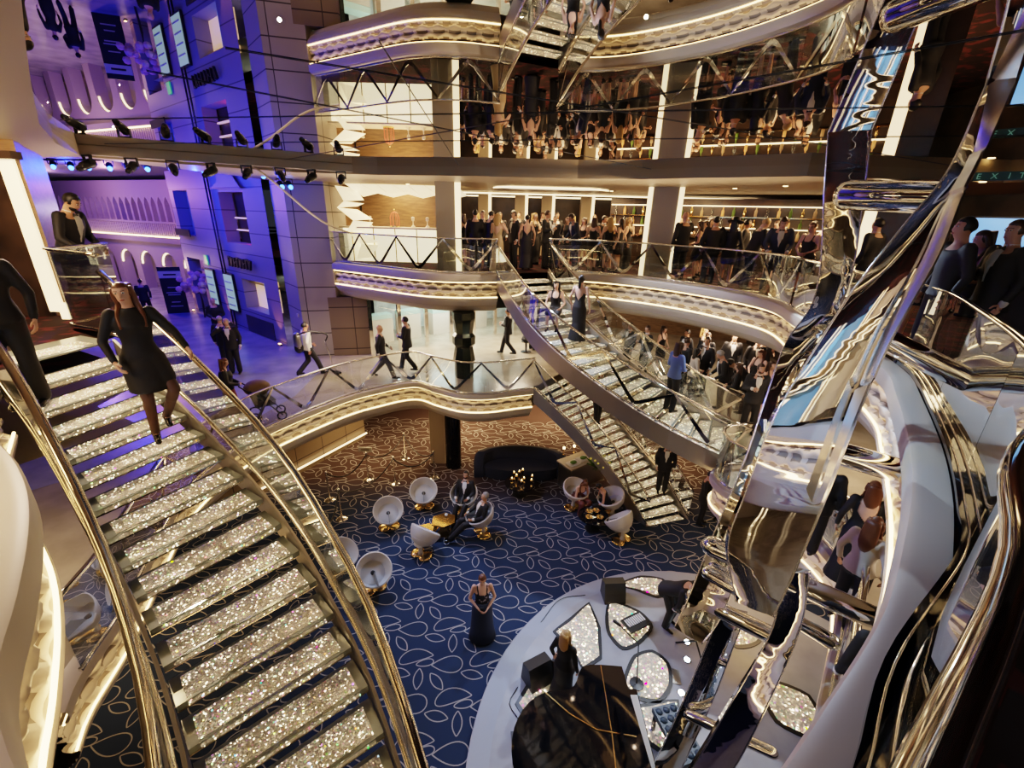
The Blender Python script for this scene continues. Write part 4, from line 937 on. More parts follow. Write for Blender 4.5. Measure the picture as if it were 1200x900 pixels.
for k in range(9):
    a = k*2.4; r = .12+.28*(k%3)/2; h = .10+.08*(k%4)
    c = thing('candle_holder','small gold candle holder on the round black table','candle holder',(.33+r*cos(a),11.75+r*sin(a),L0+.431),0,'gold candle holders on the round black table')
    obj('holder', Geo().lathe([(.05,0),(.02,.02),(.02,h),(.045,h+.01),(.045,h+.07)],10), 'gold', c, True); obj('flame', Geo().ellip((0,0,h+.09),(.012,.012,.025)), 'led', c, True)
t = thing('service_counter','grey service counter beside the sofa','counter',(2.35,12.55,L0),radians(35))
obj('cabinet', Geo().box((0,0,.42),(1.5,.6,.84)), 'steel', t); obj('worktop', Geo().box((0,0,.86),(1.6,.7,.05)), 'beige', t)
for k,(x,y,z) in enumerate(((2.0,12.2,.885),(2.35,12.5,.885))):
    t = thing('tray','white tray on the grey service counter, '+('nearer the sofa' if k==0 else 'nearer the flowers'),'tray',(x,y,L0+z),radians(35)); obj('plate', Geo().box((0,0,.01),(.42,.3,.02)), 'white', t); obj('food', Geo().ellip((0,0,.05),(.12,.09,.04)), 'green', t, True)
t = thing('flower_arrangement','yellow-green flower arrangement beside the lower staircase','flowers',(2.75,12.0,L0+.885)); g = Geo(); random.seed(5)
for k in range(90):
    a = random.uniform(0,2*pi); r = random.uniform(.05,.42); z = random.uniform(.1,.35); g.join(strip3((r*.3*cos(a),r*.3*sin(a),.02),(r*cos(a),r*sin(a),z),.02,.04,.006))
obj('stems', g, 'green', t); g = Geo()
for k in range(36):
    a = random.uniform(0,2*pi); r = random.uniform(.05,.42); g.ellip((r*cos(a),r*sin(a),random.uniform(.2,.42)),(.035,.035,.03),seg=6,rg=4)
obj('blossom', g, mat('yellow_flower',(.6,.5,.08),.6,emit=(.8,.6,.1),es=.25), t); obj('bowl', Geo().lathe([(.08,0),(.16,.05),(.2,.14)],14), 'black', t)
for k, (x,y,z) in enumerate(((1.75,12.75,.95),(2.1,12.9,1.0),(2.9,11.75,.95))):
    c = thing('table_lamp','small round glowing lamp on the service counter','lamp',(x,y,L0+.885),0,'glowing lamps on the service counter'); obj('stem', Geo().lathe([(.05,0),(.01,.02),(.01,.2)],8), 'gold', c); obj('globe', Geo().ellip((0,0,.24),(.045,.045,.05)), 'led', c, True)
t = thing('side_table','dark round table with gold vessels before the woman in the rust dress','table',(2.35,10.2,L0))
obj('top', Geo().lathe([(.01,.42),(.42,.42),(.42,.45),(.01,.45)],24), 'gloss_black', t); obj('pedestal', Geo().lathe([(.22,0),(.05,.04),(.05,.42)],12), 'black', t)
for k,(x,y) in enumerate(((2.25,10.3),(2.5,10.05),(2.2,10.05),(2.45,10.35))):
    obj('bowl', Geo().lathe([(.03,0),(.09,.05),(.10,.08),(.08,.06),(.02,.02)],14,(x,y,L0+.451)), 'gold', smooth=True, label='small gold bowl on the dark table by the rust dress', cat='bowl', group='gold bowls on the dark table')
t = thing('side_table','low round table under the stairs on the brown carpet','table',(5.1,13.2,L0)); obj('top', Geo().lathe([(.01,.42),(.45,.42),(.45,.46),(.01,.46)],24), 'beige', t); obj('pedestal', Geo().lathe([(.2,0),(.04,.04),(.04,.42)],12), 'black', t)
# rope posts
posts = [(-4.72,10.34),(-4.59,12.34),(-3.67,12.13),(-3.72,13.73),(-2.48,12.54),(-4.6,8.9),(-5.4,11.2)]
for k, (x,y) in enumerate(posts):
    p = thing('rope_post','chrome rope post on the brown carpet','barrier post',(x,y,L0),0,'chrome rope posts on the brown carpet')
    obj('base', Geo().lathe([(.17,0),(.17,.015),(.10,.03),(.03,.05)],20), 'chrome', p, True); obj('pole', Geo().lathe([(.024,.04),(.024,.95),(.04,.96),(.04,1.0),(.01,1.02)],12), 'chrome', p, True)
def rope(a,b,lab):
    a = Vector((*a,L0+.92)); b = Vector((*b,L0+.92)); n = 14
    obj('barrier_rope', Geo().tube([a.lerp(b,i/n)-Vector((0,0,.38*4*(i/n)*(1-i/n))) for i in range(n+1)],.02,6), 'black', smooth=True, label=lab, cat='rope')
rope(posts[6],posts[1],'dark rope hanging at the back left beside the brown wall'); rope(posts[1],posts[3],'dark rope between the sign post and the farthest post'); rope(posts[3],posts[4],'dark rope between the farthest post and the post nearest the column')
rope(posts[0],posts[2],'dark rope between the left post and the middle post'); rope(posts[2],posts[4],'dark rope between the middle post and the post nearest the column'); rope(posts[5],posts[0],'dark rope at the left end running behind the near staircase')
t = thing('small_sign','small cream notice on the back rope post','sign',(-4.59,12.34,L0+1.02)); obj('panel', Geo().box((0,-.02,.10),(.42,.02,.16)), 'white', t); obj('text_line', Geo().box((0,-.035,.10),(.26,.01,.035)), 'gold', t)
# right bar: screen, exit sign, counter
t = thing('television','wide blue-lit screen behind the people at the far right','screen',(8.4,8.2,1.35),radians(-46)); obj('frame', Geo().box((0,0,.2),(1.0,.06,.62)), 'black', t); obj('screen', Geo().box((0,-.035,.2),(.94,.02,.56)), 'screen_blue', t)
t = thing('exit_sign','long dark green exit sign under the ceiling at the far right','sign',(7.3,7.45,2.41),radians(-45)); obj('panel', Geo().box((0,0,0),(1.1,.04,.12)), mat('dark_green',(.01,.05,.03),.4), t)
sgm = mat('sign_green',(.2,.4,.3),.5,emit=(.2,.5,.3),es=.25)
for x in (-.42,.42): obj('sign_dot', Geo().ellip((x,-.03,0),(.04,.01,.04),seg=10,rg=6), sgm, t)
for ch, x in zip('EXIT',(-.24,-.07,.09,.22)):
    cu = bpy.data.curves.new('letter','FONT'); cu.body = ch; cu.size = .11; cu.extrude = .004; cu.align_x = 'CENTER'
    tmp = bpy.data.objects.new('letter', cu); COL.objects.link(tmp); bpy.context.view_layer.update()
    me = bpy.data.meshes.new_from_object(tmp.evaluated_get(bpy.context.evaluated_depsgraph_get())); bpy.data.objects.remove(tmp)
    mt = Matrix.Translation((x,-.03,-.037)) @ Matrix.Rotation(pi/2,4,'X'); obj('letter', Geo().add([mt @ v.co for v in me.vertices], [tuple(p.vertices) for p in me.polygons]), sgm, t)
t = thing('bar_ledge','chrome-edged black bar ledge at the far right','counter',(7.2,5.4,0),radians(-55)); obj('counter', Geo().box((0,0,.5),(2.6,.5,1.0)), 'dark', t); obj('worktop', Geo().box((0,0,1.03),(2.8,.65,.05)), 'chrome', t)
# ------------------------------------------------------------------ people
def remesh(g, voxel, mats, smooth_it=3, region=None):
    me = bpy.data.meshes.new('tmp'); me.from_pydata(g.v, [], g.f); me.update()
    o = bpy.data.objects.new('tmp', me); COL.objects.link(o)
    md = o.modifiers.new('r','REMESH'); md.mode = 'VOXEL'; md.voxel_size = voxel
    ms = o.modifiers.new('s','SMOOTH'); ms.factor = .5; ms.iterations = smooth_it
    bpy.context.view_layer.update()
    r = bpy.data.meshes.new_from_object(o.evaluated_get(bpy.context.evaluated_depsgraph_get()))
    bpy.data.objects.remove(o); bpy.data.meshes.remove(me)
    out = Geo(); out.v = [tuple(v.co) for v in r.vertices]; out.f = [tuple(p.vertices) for p in r.polygons]; out.m = [0]*len(out.f)
    bpy.data.meshes.remove(r)
    if region: out.m = [region(p) for p in [tuple(sum(out.v[i][k] for i in f)/len(f) for k in range(3)) for f in out.f]]
    return out
V = Vector
BASE = dict(hip=V((0,0,.93)), lean=0, side=0, twist=0, kR=V((.10,.03,.50)), aR=V((.105,-.01,.09)), kL=V((-.10,.03,.50)), aL=V((-.105,-.01,.09)),
            eR=V((.27,-.04,1.13)), wR=V((.26,.06,.88)), eL=V((-.27,-.04,1.13)), wL=V((-.26,.06,.88)), head=(0,0), fR=0, fL=0)
def P(**k): d = dict(BASE); d.update(k); return d
POSES = dict(
 stand=P(), drink=P(eR=V((.25,.03,1.12)), wR=V((.12,.28,1.22)), head=(10,-4)),
 drinkL=P(eL=V((-.25,.03,1.12)), wL=V((-.10,.29,1.20)), head=(-15,-4), kR=V((.12,.06,.5))),
 clasp=P(eR=V((.26,.02,1.13)), wR=V((.06,.27,1.04)), eL=V((-.26,.02,1.13)), wL=V((-.06,.27,1.02)), head=(0,-18)),
 phone=P(eR=V((.33,.14,1.34)), wR=V((.15,.09,1.58)), head=(-8,-5)),
 photo=P(eR=V((.27,.14,1.20)), wR=V((.10,.34,1.45)), eL=V((-.25,.12,1.2)), wL=V((-.06,.34,1.43)), head=(0,0)),
 walk=P(kR=V((.10,.20,.52)), aR=V((.10,.34,.10)), kL=V((-.10,.02,.50)), aL=V((-.10,-.34,.17)), eR=V((.27,-.12,1.15)), wR=V((.25,-.08,.90)), eL=V((-.27,.04,1.14)), wL=V((-.22,.24,.98))),
 walkclap=P(kR=V((.10,.16,.52)), aR=V((.10,.25,.10)), kL=V((-.10,.0,.50)), aL=V((-.10,-.28,.14)), eR=V((.26,.02,1.14)), wR=V((.06,.30,1.18)), eL=V((-.26,.02,1.14)), wL=V((-.06,.30,1.16))),
 lean=P(lean=14, eR=V((.27,.06,1.15)), wR=V((.20,.30,1.02)), eL=V((-.27,.06,1.15)), wL=V((-.18,.30,1.02)), head=(0,-22), kR=V((.10,.0,.5)), aR=V((.12,-.06,.09))),
 bend=P(lean=50, hip=V((0,-.12,.90)), eR=V((.26,.20,1.25)), wR=V((.20,.30,1.05)), eL=V((-.26,.20,1.25)), wL=V((-.2,.32,1.05)), head=(0,-5), kR=V((.11,.05,.5)), kL=V((-.11,.05,.5)), aR=V((.12,.0,.09)), aL=V((-.12,-.05,.09))),
 sit=P(hip=V((0,0,.50)), kR=V((.13,.44,.50)), aR=V((.13,.46,.09)), kL=V((-.13,.44,.50)), aL=V((-.13,.40,.09)), eR=V((.27,.04,.66+.43)), wR=V((.18,.28,.62+.43)), eL=V((-.27,.04,.66+.43)), wL=V((-.18,.28,.62+.43)), head=(0,-8)),
 sitback=P(hip=V((0,0,.48)), lean=-16, kR=V((.12,.44,.52)), aR=V((.16,.72,.10)), kL=V((-.12,.46,.54)), aL=V((-.02,.80,.16)), eR=V((.28,.05,1.10)), wR=V((.20,.26,1.02)), eL=V((-.28,.05,1.10)), wL=V((-.16,.26,1.04)), head=(0,-2)),
 sitlean=P(hip=V((0,0,.50)), lean=24, kR=V((.12,.42,.50)), aR=V((.12,.36,.09)), kL=V((-.12,.44,.50)), aL=V((-.10,.42,.09)), eR=V((.24,.16,1.12)), wR=V((.06,.40,1.08)), eL=V((-.24,.16,1.12)), wL=V((-.06,.40,1.06)), head=(0,-30)),
 down=P(kR=V((.10,.14,.55)), aR=V((.10,.16,.20)), kL=V((-.10,.02,.48)), aL=V((-.10,-.04,.06)), eR=V((.27,-.04,1.13)), wR=V((.24,.12,.92)), head=(0,-20)),
)
def person(label, pose='stand', sex='m', outfit='suit', loc=(0,0,0), rz=0, h=1.76, skin='skin', hair='hair_brown', style='short', group=None, vox=.024, cat=None, extra=None, top=None, shirt='shirt', bow=True):
    p = POSES[pose] if isinstance(pose, str) else pose
    root = thing('person', label, cat or 'person', loc, rz, group); s = h/1.76; root.scale = (s,s,s)
    f = sex == 'f'; hip = p['hip']; dz = hip.z-.93; up0 = V((0,hip.y,hip.z))
    R = Matrix.Rotation(radians(p['twist']),3,'Z') @ Matrix.Rotation(radians(-p['lean']),3,'X') @ Matrix.Rotation(radians(p['side']),3,'Y')
    def T(q): q = V(q); return up0+R@(V((q.x,q.y,q.z-.93)))+V((hip.x,0,0))   # upright coordinates -> posed
    def TA(q): # arm targets authored upright; in seated poses they carry the raised offset already
        return T((q.x,q.y,q.z)) if True else q
    sw = .165 if f else .188
    sR, sL = T((sw,0,1.425)), T((-sw,0,1.425)); eR, wR, eL, wL = (p.get('abs') and p[k] or TA(p[k]) for k in ('eR','wR','eL','wL'))
    if p.get('abs'): eR, wR, eL, wL = p['eR'], p['wR'], p['eL'], p['wL']
    # keep limb lengths human
    def fix(a, b, L): d = b-a; return a+d.normalized()*min(d.length, L) if d.length > 1e-4 else b
    eR = sR+(eR-sR).normalized()*.30; eL = sL+(eL-sL).normalized()*.30
    wR = eR+(wR-eR).normalized()*.26; wL = eL+(wL-eL).normalized()*.26
    hR, hL = V((.09,0,0))+hip, V((-.09,0,0))+hip
    male = [(.84,.155,.105,0),(.93,.168,.118,-.01),(1.06,.15,.108,0),(1.18,.158,.115,.005),(1.31,.18,.122,.0),(1.40,.172,.105,-.01),(1.455,.105,.075,-.012),(1.49,.062,.06,-.008),(1.56,.056,.058,.0)]
    fem = [(.84,.16,.11,0),(.92,.175,.122,-.012),(1.02,.148,.105,-.004),(1.11,.122,.088,0),(1.20,.135,.098,.004),(1.30,.150,.122,.018),(1.39,.148,.09,-.004),(1.445,.085,.062,-.01),(1.48,.050,.050,-.008),(1.56,.047,.050,.0)]
    rings = fem if f else male
    def torso(g, infl, z0=None, z1=None, add=(), wide=0):
        rr = [r for r in rings if (z0 is None or r[0] >= z0) and (z1 is None or r[0] <= z1)]
        rr = sorted(list(add)+rr); R_ = []
        for z, a, b, yo in rr:
            R_.append([T(((a+infl)*cos(2*pi*j/16), (b+infl)*sin(2*pi*j/16)+yo, z)) for j in range(16)])
        g.ring_loft(R_); return g
    neck = T((0,.0,1.50)); hy, hp = p['head']
    HR = R @ Matrix.Rotation(radians(hy),3,'Z') @ Matrix.Rotation(radians(hp),3,'X')
    if p.get('headabs'): HR = Matrix.Rotation(radians(hy),3,'Z') @ Matrix.Rotation(radians(hp),3,'X') @ Matrix.Rotation(radians(p.get('headroll',0)),3,'Y')
    hc = T((0,.0,1.555))+HR@V((0,.015,.075))
    def Hh(q): return hc+HR@V(q)
    ar = (.044,.036,.026) if f else (.052,.043,.031)
    lr = (.085,.058,.040) if f else (.09,.062,.045)
    g = Geo(); torso(g, 0)
    for (a,b,c) in ((sR,eR,wR),(sL,eL,wL)):
        g.capsule(a,ar[0]*1.12,b,ar[1]).capsule(b,ar[1],c,ar[2])
    for (hh,k,a) in ((hR,p['kR'],p['aR']),(hL,p['kL'],p['aL'])):
        g.capsule(hh,lr[0],k,lr[1],10).capsule(k,lr[1]*.98,a,lr[2],10); kk = k.lerp(a,.3)+(V((0,-.012,0)) if hip.z > .7 else V((0,0,0))); g.capsule(k.lerp(a,.12),lr[1]*.95,kk,lr[1]*.98)
        toe = a+V((0,.14,-.055)) if (k-a).z > .15 else a+V((0,.12,.02)); g.capsule(a+V((0,-.03,-.045)),.035,toe,.028,flat=.8)
    hr = (.075,.09,.101) if f else (.077,.096,.115)
    g.ellip(hc+HR@V((0,-.008,.025)), (hr[0],hr[1],hr[2]*.82), HR, 14, 10); g.ellip(hc+HR@V((0,.022,-.035)), (hr[0]*.78,hr[1]*.72,hr[2]*.72), HR, 14, 10)
    g.capsule(T((0,0,1.46)), .052 if f else .06, hc+HR@V((0,-.01,-.04)), .05 if f else .057)
    g.capsule(Hh((0,.085,.018)),.010,Hh((0,.106,-.018)),.0145,6)
    for sgn in (1,-1): g.ellip(Hh((sgn*hr[0],-.005,-.002)),(.012,.02,.03),HR,8,6)
    hands = []
    for side, (e,w) in ((1,(eR,wR)),(-1,(eL,wL))):
        d = (w-e).normalized(); fw = V((0,1,0)); u = d.cross(V((side,0,0))); 
        n_ = V((-side,0,0))-d*d.dot(V((-side,0,0)));  n_ = n_.normalized() if n_.length > .1 else V((0,0,-1)); u = n_.cross(d)*side   # n_: palm facing in, u: towards thumb
        if u.y < -.2 and abs(d.z) > .6: u = -u
        palm = w+d*.05
        g.ring_loft([[w+d*t+u*(a*cos(2*pi*j/10))+n_*(b*sin(2*pi*j/10)) for j in range(10)] for t,a,b in ((-.02,.026,.022),(.02,.032,.018),(.06,.040,.016),(.088,.038,.013))])
        hands.append((w,d,n_,u))
    def reg(q): return 0
    body = remesh(g, vox, None, 3 if vox > .015 else 4)
    fing = Geo()
    for (w,d,n_,u) in hands:
        curl = p.get('curl', .45)
        for i,(off,L) in enumerate(((.029,.070),(.010,.078),(-.010,.073),(-.028,.058))):
            b0 = w+d*.08+u*off; d1 = (d*cos(curl*.7)+n_*sin(curl*.7)).normalized(); b1 = b0+d1*L*.5; d2 = (d*cos(curl*1.7)+n_*sin(curl*1.7)).normalized()
            fing.capsule(b0,.0095,b1,.0085,6).capsule(b1,.0085,b1+d2*L*.5,.007,6)
        t0 = w+d*.03+u*.030; t1 = t0+(d*.6+u*.7+n_*.3).normalized()*.035; fing.capsule(t0,.013,t1,.0105,6).capsule(t1,.0105,t1+(d*.9+u*.15+n_*.35).normalized()*.032,.0085,6)
    body.join(fing, 0)
    # face details on the head
    fc = Geo()
    for sgn in (1,-1):
        fc.ellip(Hh((sgn*.031,hr[1]*.83,.022)),(.0145,.008,.0085),HR,8,6,m=2)
        fc.ellip(Hh((sgn*.031,hr[1]*.83+.0065,.022)),(.0065,.004,.0068),HR,8,6,m=3)
        fc.capsule(Hh((sgn*.016,hr[1]*.88,.041)),.0035,Hh((sgn*.045,hr[1]*.77,.043)),.003,5,m=4)
    fc.ellip(Hh((0,hr[1]*.925+.002,-.050)),(.022,.009,.0075),HR,10,6,m=1)
    body.join(fc)
    hm = M['hair_black'] if hair in ('none',) else M[hair]
    b = obj('body', body.mesh('body',[skin,'lip','eye_w','eye_d',hm],True), [], root)
    # hair
    if style != 'bald':
        g = Geo(); seg, rg = 20, 14; rings_ = []
        for i in range(rg+1):
            th = max(.05,min(pi-.05,pi*i/rg)); ring = []
            for j in range(seg):
                ph = 2*pi*j/seg; d = V((sin(th)*cos(ph), sin(th)*sin(ph), cos(th)))
                hl = .55 if style in ('short','quiff','grey') else .58
                sm_ = lambda x, w=.16: max(0., min(1., x/w+.5))
                fcf = sm_(d.y-.02)*sm_(hl-d.z-.10*(abs(d.x)>.5))*sm_(.84-abs(d.x))
                lo_ = sm_((-.25 if d.y < .3 else -.45)-d.z) if style in ('short','grey','ring','bun') else 0
                k = 1.075-.25*max(fcf, lo_)
                if style == 'ring' and d.z > .45: k = .85
                ring.append(hc+HR@V((d.x*hr[0]*k*1.02, (d.y*hr[1]*k*1.03-.010), d.z*hr[2]*k*.98+.010)))
            rings_.append(ring)
        g.ring_loft(rings_[::-1])
        if style in ('long','curly','ponytail','longest'):
            Ln = {'long':.34,'curly':.36,'ponytail':.30,'longest':.46}[style]; R_ = []
            for i in range(9):
                t = i/8; zz_ = .05-Ln*t; ww = {'ponytail':.035}.get(style, .082+.018*sin(pi*t)) * (1 if t < .8 else 1-(t-.8)*2.2)
                c0 = hc+HR@V((0,-.062-.01*t,min(.05,0)+.03)); c = c0+(R@V((0,-.015*t-.02,zz_)))
                R_.append([c+HR@V((ww*cos(2*pi*j/12),.045*sin(2*pi*j/12)*(1 if t<.9 else .6),0)) for j in range(12)])
            g.ring_loft(R_)
            if style != 'ponytail':
                for sgn in (1,-1):
                    q = [Hh((sgn*.062,-.010,.06)), Hh((sgn*.078,-.016,-.02)), Hh((sgn*.080,-.012,-.11)), T((sgn*.105,.055,1.40)), T((sgn*.10,.115,1.38-Ln*.30))]
                    cq = catmull(q,.03); g.tube(cq, [.033*(1-.55*i/len(cq)) for i in range(len(cq))], 8, sx=1.0, sz=.9)
            if style == 'curly':
                rr = random.Random(4)
                for k in range(46):
                    a = rr.uniform(0,2*pi); zq = rr.uniform(-.26,.09); rad = .085
                    if sin(a) > .25 and zq < .06: continue
                    g.ellip(hc+R@V((rad*cos(a)*1.08, rad*sin(a)-.02, zq)),(.026,.026,.03),seg=6,rg=4)
        if style == 'bun': g.ellip(Hh((0,-.10,.06)),(.045,.045,.045))
        if style == 'beard': pass
        obj('hair', g.mesh('hair',[hm],True), [], root)
    if extra and 'beard' in extra:
        g = Geo(); g.ellip(Hh((0,.035,-.062)),(hr[0]*.74,hr[1]*.63,.046),HR,14,8); obj('beard', g.mesh('beard',[hm],True), [], root)
    if extra and 'glasses' in extra:
        g = Geo()
        for sgn in (1,-1): g.tube([Hh((sgn*.031+.019*cos(a),hr[1]*.83+.016,.022+.014*sin(a))) for a in [2*pi*i/12 for i in range(13)]],.0025,5); g.capsule(Hh((sgn*.05,hr[1]*.80,.024)),.002,Hh((sgn*.076,0,.024)),.002,5)
        g.capsule(Hh((-.012,hr[1]*.98,.024)),.002,Hh((.012,hr[1]*.98,.024)),.002,5); obj('glasses', g.mesh('glasses',['black'],True), [], root)
    if extra and 'hat' in extra:
        g = Geo(); g.lathe([(.0,.0),(.20,.0),(.21,.012),(.10,.02),(.10,.11),(.085,.13),(0,.13)],20); g.v = [tuple(Hh((x,y,z+.07))) for x,y,z in g.v]; obj('hat', g.mesh('hat',['black'],True), [], root)
    # clothes
    def legs(g, infl, full=True):
        for (hh,k,a) in ((hR,p['kR'],p['aR']),(hL,p['kL'],p['aL'])):
            g.capsule(hh,lr[0]+infl,k,lr[1]+infl+.008,10).capsule(k,lr[1]+infl+.008,a+V((0,0,.0)),lr[2]+infl+.018,10)
    def sleeves(g, infl, upto=1.):
        for (a,b_,c) in ((sR,eR,wR),(sL,eL,wL)):
            g.capsule(a,ar[0]*1.15+infl,b_,ar[1]+infl)
            if upto > 0: g.capsule(b_,ar[1]+infl,b_.lerp(c,upto*.93),ar[2]+infl)
    vc = max(vox,.02)
    def shoes(m='shoe'):
        for k,a in ((p['kR'],p['aR']),(p['kL'],p['aL'])):
            g = Geo(); toe = a+V((0,.155,-.058)) if (k-a).z > .15 else a+V((0,.13,.02)); g.capsule(a+V((0,-.035,-.046)),.043,toe,.034,10,flat=.85); g.capsule(a+V((0,-.01,-.01)),.046,a+V((0,0,.02)),.042); obj('shoe', g.mesh('shoe',[m],True), [], root)

    ski = p.get('sit') or hip.z < .7
    if outfit in ('suit','navy','shirt','jacketless','blouse','top_trousers','vest','casual'):
        jm = {'suit':'suit','navy':'suit_navy','blouse':'shirt_blue','top_trousers':top or 'white_top','casual':top or 'suit'}.get(outfit,'suit'); tm = 'suit_navy' if outfit == 'navy' else 'suit'
        g = Geo(); torso(g,.012,None,1.0); legs(g,.014); obj('trousers', remesh(g,vc,None).mesh('trousers',[tm],True), [], root)
        g = Geo()
        if outfit in ('suit','navy'):
            add = [(.78 if not ski else .86,.185,.14,0)]
            torso(g,.026,.86 if not ski else .92,1.41,add); sleeves(g,.014); g.capsule(T((-.10,-.01,1.43)),.05,T((.10,-.01,1.43)),.05)
            obj('jacket', remesh(g,vc,None).mesh('jacket',[jm],True), [], root)
            # shirt front, collar and bow tie
            g = Geo(); rows = []
            for z, hw, yo in ((1.10,.008,.147),(1.2,.038,.150),(1.31,.060,.152),(1.40,.062,.128),(1.455,.050,.090)):
                rows.append([T((x*hw,yo-.012*abs(x),z)) for x in (-1,-.5,0,.5,1)])
            g.ring_loft(rows, close=False, cap=False); obj('shirt_front', g.mesh('shirt_front',[shirt],True), [], root)
            g = Geo(); g.ring_loft([[T(((.064 if not f else .055)*cos(2*pi*j/14),.064*sin(2*pi*j/14)-.004,z)) for j in range(14)] for z in (1.455,1.505)],cap=False); obj('collar', g.mesh('collar',[shirt],True), [], root)
            if bow:
                g = Geo()
                for sgn in (1,-1): g.add([T((0,.098,1.462)),T((sgn*.052,.096,1.485)),T((sgn*.052,.096,1.438)),T((0,.085,1.462)),T((sgn*.052,.083,1.485)),T((sgn*.052,.083,1.438))],[(0,1,2),(3,5,4),(0,3,4,1),(0,2,5,3),(1,4,5,2)])
                g.ellip(T((0,.098,1.462)),(.012,.012,.014),seg=8,rg=6); obj('bow_tie', g.mesh('bow_tie',['black'],False), [], root)
            for (e,w) in ((eR,wR),(eL,wL)): obj('cuff', Geo().capsule(e.lerp(w,.93),ar[2]+.010,w+(w-e).normalized()*.008,ar[2]+.008,10).mesh('cuff',[shirt],True), [], root)
        else:
            torso(g,.018,.93,1.41,[(.88,.18,.13,0)]); sleeves(g,.014); g.capsule(T((-.10,-.01,1.43)),.045,T((.10,-.01,1.43)),.045)
            obj('shirt', remesh(g,vc,None).mesh('shirt',[{'shirt':'shirt','vest':'shirt','jacketless':'shirt'}.get(outfit,jm)],True), [], root)
        shoes()
    else:
        dm = top or 'suit'
        g = Geo()
        hi = 1.36 if 'strap' in outfit or 'bare' in outfit else (1.50 if 'sleeve' in outfit else 1.41)
        if ski:
            torso(g,.014,.93,hi,[(.86,.17,.12,0)])
            for (hh,k,a) in ((hR,p['kR'],p['aR']),(hL,p['kL'],p['aL'])):
                g.capsule(hh,lr[0]+.03,k,lr[1]+.03,10)
                if 'long' in outfit: g.capsule(k,lr[1]+.035,a,.085,10)
            g.capsule(hR.lerp(p['kR'],.5),.08,hL.lerp(p['kL'],.5),.08)
            if 'long' in outfit: g.capsule(p['kR'].lerp(p['aR'],.5),.09,p['kL'].lerp(p['aL'],.5),.09)
        else:
            torso(g,.013,.92,hi)
            kx = (p['kR']+p['kL'])/2; ax_ = (p['aR']+p['aL'])/2
            zs_ = [(.92,.19,.137,0,0)]
            spread = abs(p['aR'].y-p['aL'].y)/2
            if 'long' in outfit: zs_ += [(.75,.195,.15,kx.y*.4,0),(.5,.19+.0,.15+spread*.5,kx.y,0),(.25,.215,.18+spread*.8,ax_.y,0),(.06,.25,.21+spread,ax_.y,0)]
            else: zs_ += [(.80,.20,.155,kx.y*.4,0),(.66,.19,.155+spread*.4,kx.y*.6,0),(.60,.188,.155+spread*.45,kx.y*.7,0)]
            R_ = []
            for z,a_,b_,yo,_ in zs_[::-1]:
                R_.append([V((hip.x*(1 if z > .6 else z/.6),hip.y,0))*(1 if z>.5 else z/.5)+V(((a_)*cos(2*pi*j/20)*(1+.035*(j%2)*(z<.5)), b_*sin(2*pi*j/20)+yo, z)) for j in range(20)])
            g.ring_loft(R_)
            if 'long' not in outfit:
                for (hh,k) in ((hR,p['kR']),(hL,p['kL'])): g.capsule(hh,lr[0]+.03,hh.lerp(k,.62),lr[0]+.012,10)
        if 'sleeve' in outfit: sleeves(g,.010); g.capsule(T((-.10,-.01,1.42)),.045,T((.10,-.01,1.42)),.045)
        if 'strap' in outfit:
            for sgn in (1,-1): g.capsule(T((sgn*.085,.10,1.32)),.020,T((sgn*.10,.02,1.45)),.018); g.capsule(T((sgn*.10,.02,1.45)),.018,T((sgn*.085,-.09,1.32)),.018)
        mesh_ = remesh(g,max(vox*.85,.012) if vox > .015 else vox*1.4,None)
        if 'backless' in outfit:
            keep = [];
            for fi, fce in enumerate(mesh_.f):
                c = sum((V(mesh_.v[i]) for i in fce), V())/len(fce); q = R.inverted()@(c-up0)+V((0,0,.93))
                keep.append(not (q.y < -.02 and q.z > 1.12+abs(q.x)*1.2 and abs(q.x) < .115))
            mesh_.f = [a for a,k in zip(mesh_.f,keep) if k]; mesh_.m = [0]*len(mesh_.f)
        obj('dress', mesh_.mesh('dress',[dm],True), [], root)
        if 'tights' in outfit:
            g = Geo(); legs_ = []
            for (hh,k,a) in ((hR,p['kR'],p['aR']),(hL,p['kL'],p['aL'])):
                g.capsule(hh,lr[0]+.004,k,lr[1]+.004,12).capsule(k,lr[1]+.003,a,lr[2]+.003,12); g.capsule(k.lerp(a,.12),lr[1]*.95+.004,k.lerp(a,.3),lr[1]*.98+.005)
            obj('tights', remesh(g,vc*.6,None,4).mesh('tights',['tights'],True), [], root)
        shoes('red' if extra and 'redshoes' in extra else 'shoe')
    # things held
    def glassmesh(h_=.2): return Geo().lathe([(.03,0),(.03,.004),(.004,.01),(.004,.09),(.03,.12),(.036,.19),(.033,.19),(.027,.125),(.003,.10)],12)
    if extra:
        bpy.context.view_layer.update()
        for it, lab, cat_, k in (('flute','stemmed glass held by the ','glass',1),('flutebare','stemmed glass held by the ','glass',1)):
            if it in extra:
                w,d,n_,u = hands[0 if 'R' in extra[it] else 1]; q = root.matrix_world @ (w+d*.10+n_*.03)
                o = thing('cocktail_glass', extra[it][1], 'glass', tuple(q-V((0,0,.08))))
                obj('bowl', glassmesh().mesh('bowl',['glass'],True), [], o)
                obj('drink', Geo().lathe([(.003,.125),(.027,.15),(.029,.165),(.002,.165)],10).mesh('drink',['amber'],True), [], o)
        if 'phone' in extra:
            w,d,n_,u = hands[0]; q = root.matrix_world @ (w+d*.10+n_*.02); o = thing('smartphone', extra['phone'], 'phone', tuple(q), rz)
            obj('case', Geo().box((0,0,.03),(.07,.01,.14)), 'black', o); obj('screen', Geo().box((0,-.006,.03),(.06,.002,.125)), 'screen_pale', o)
    return root
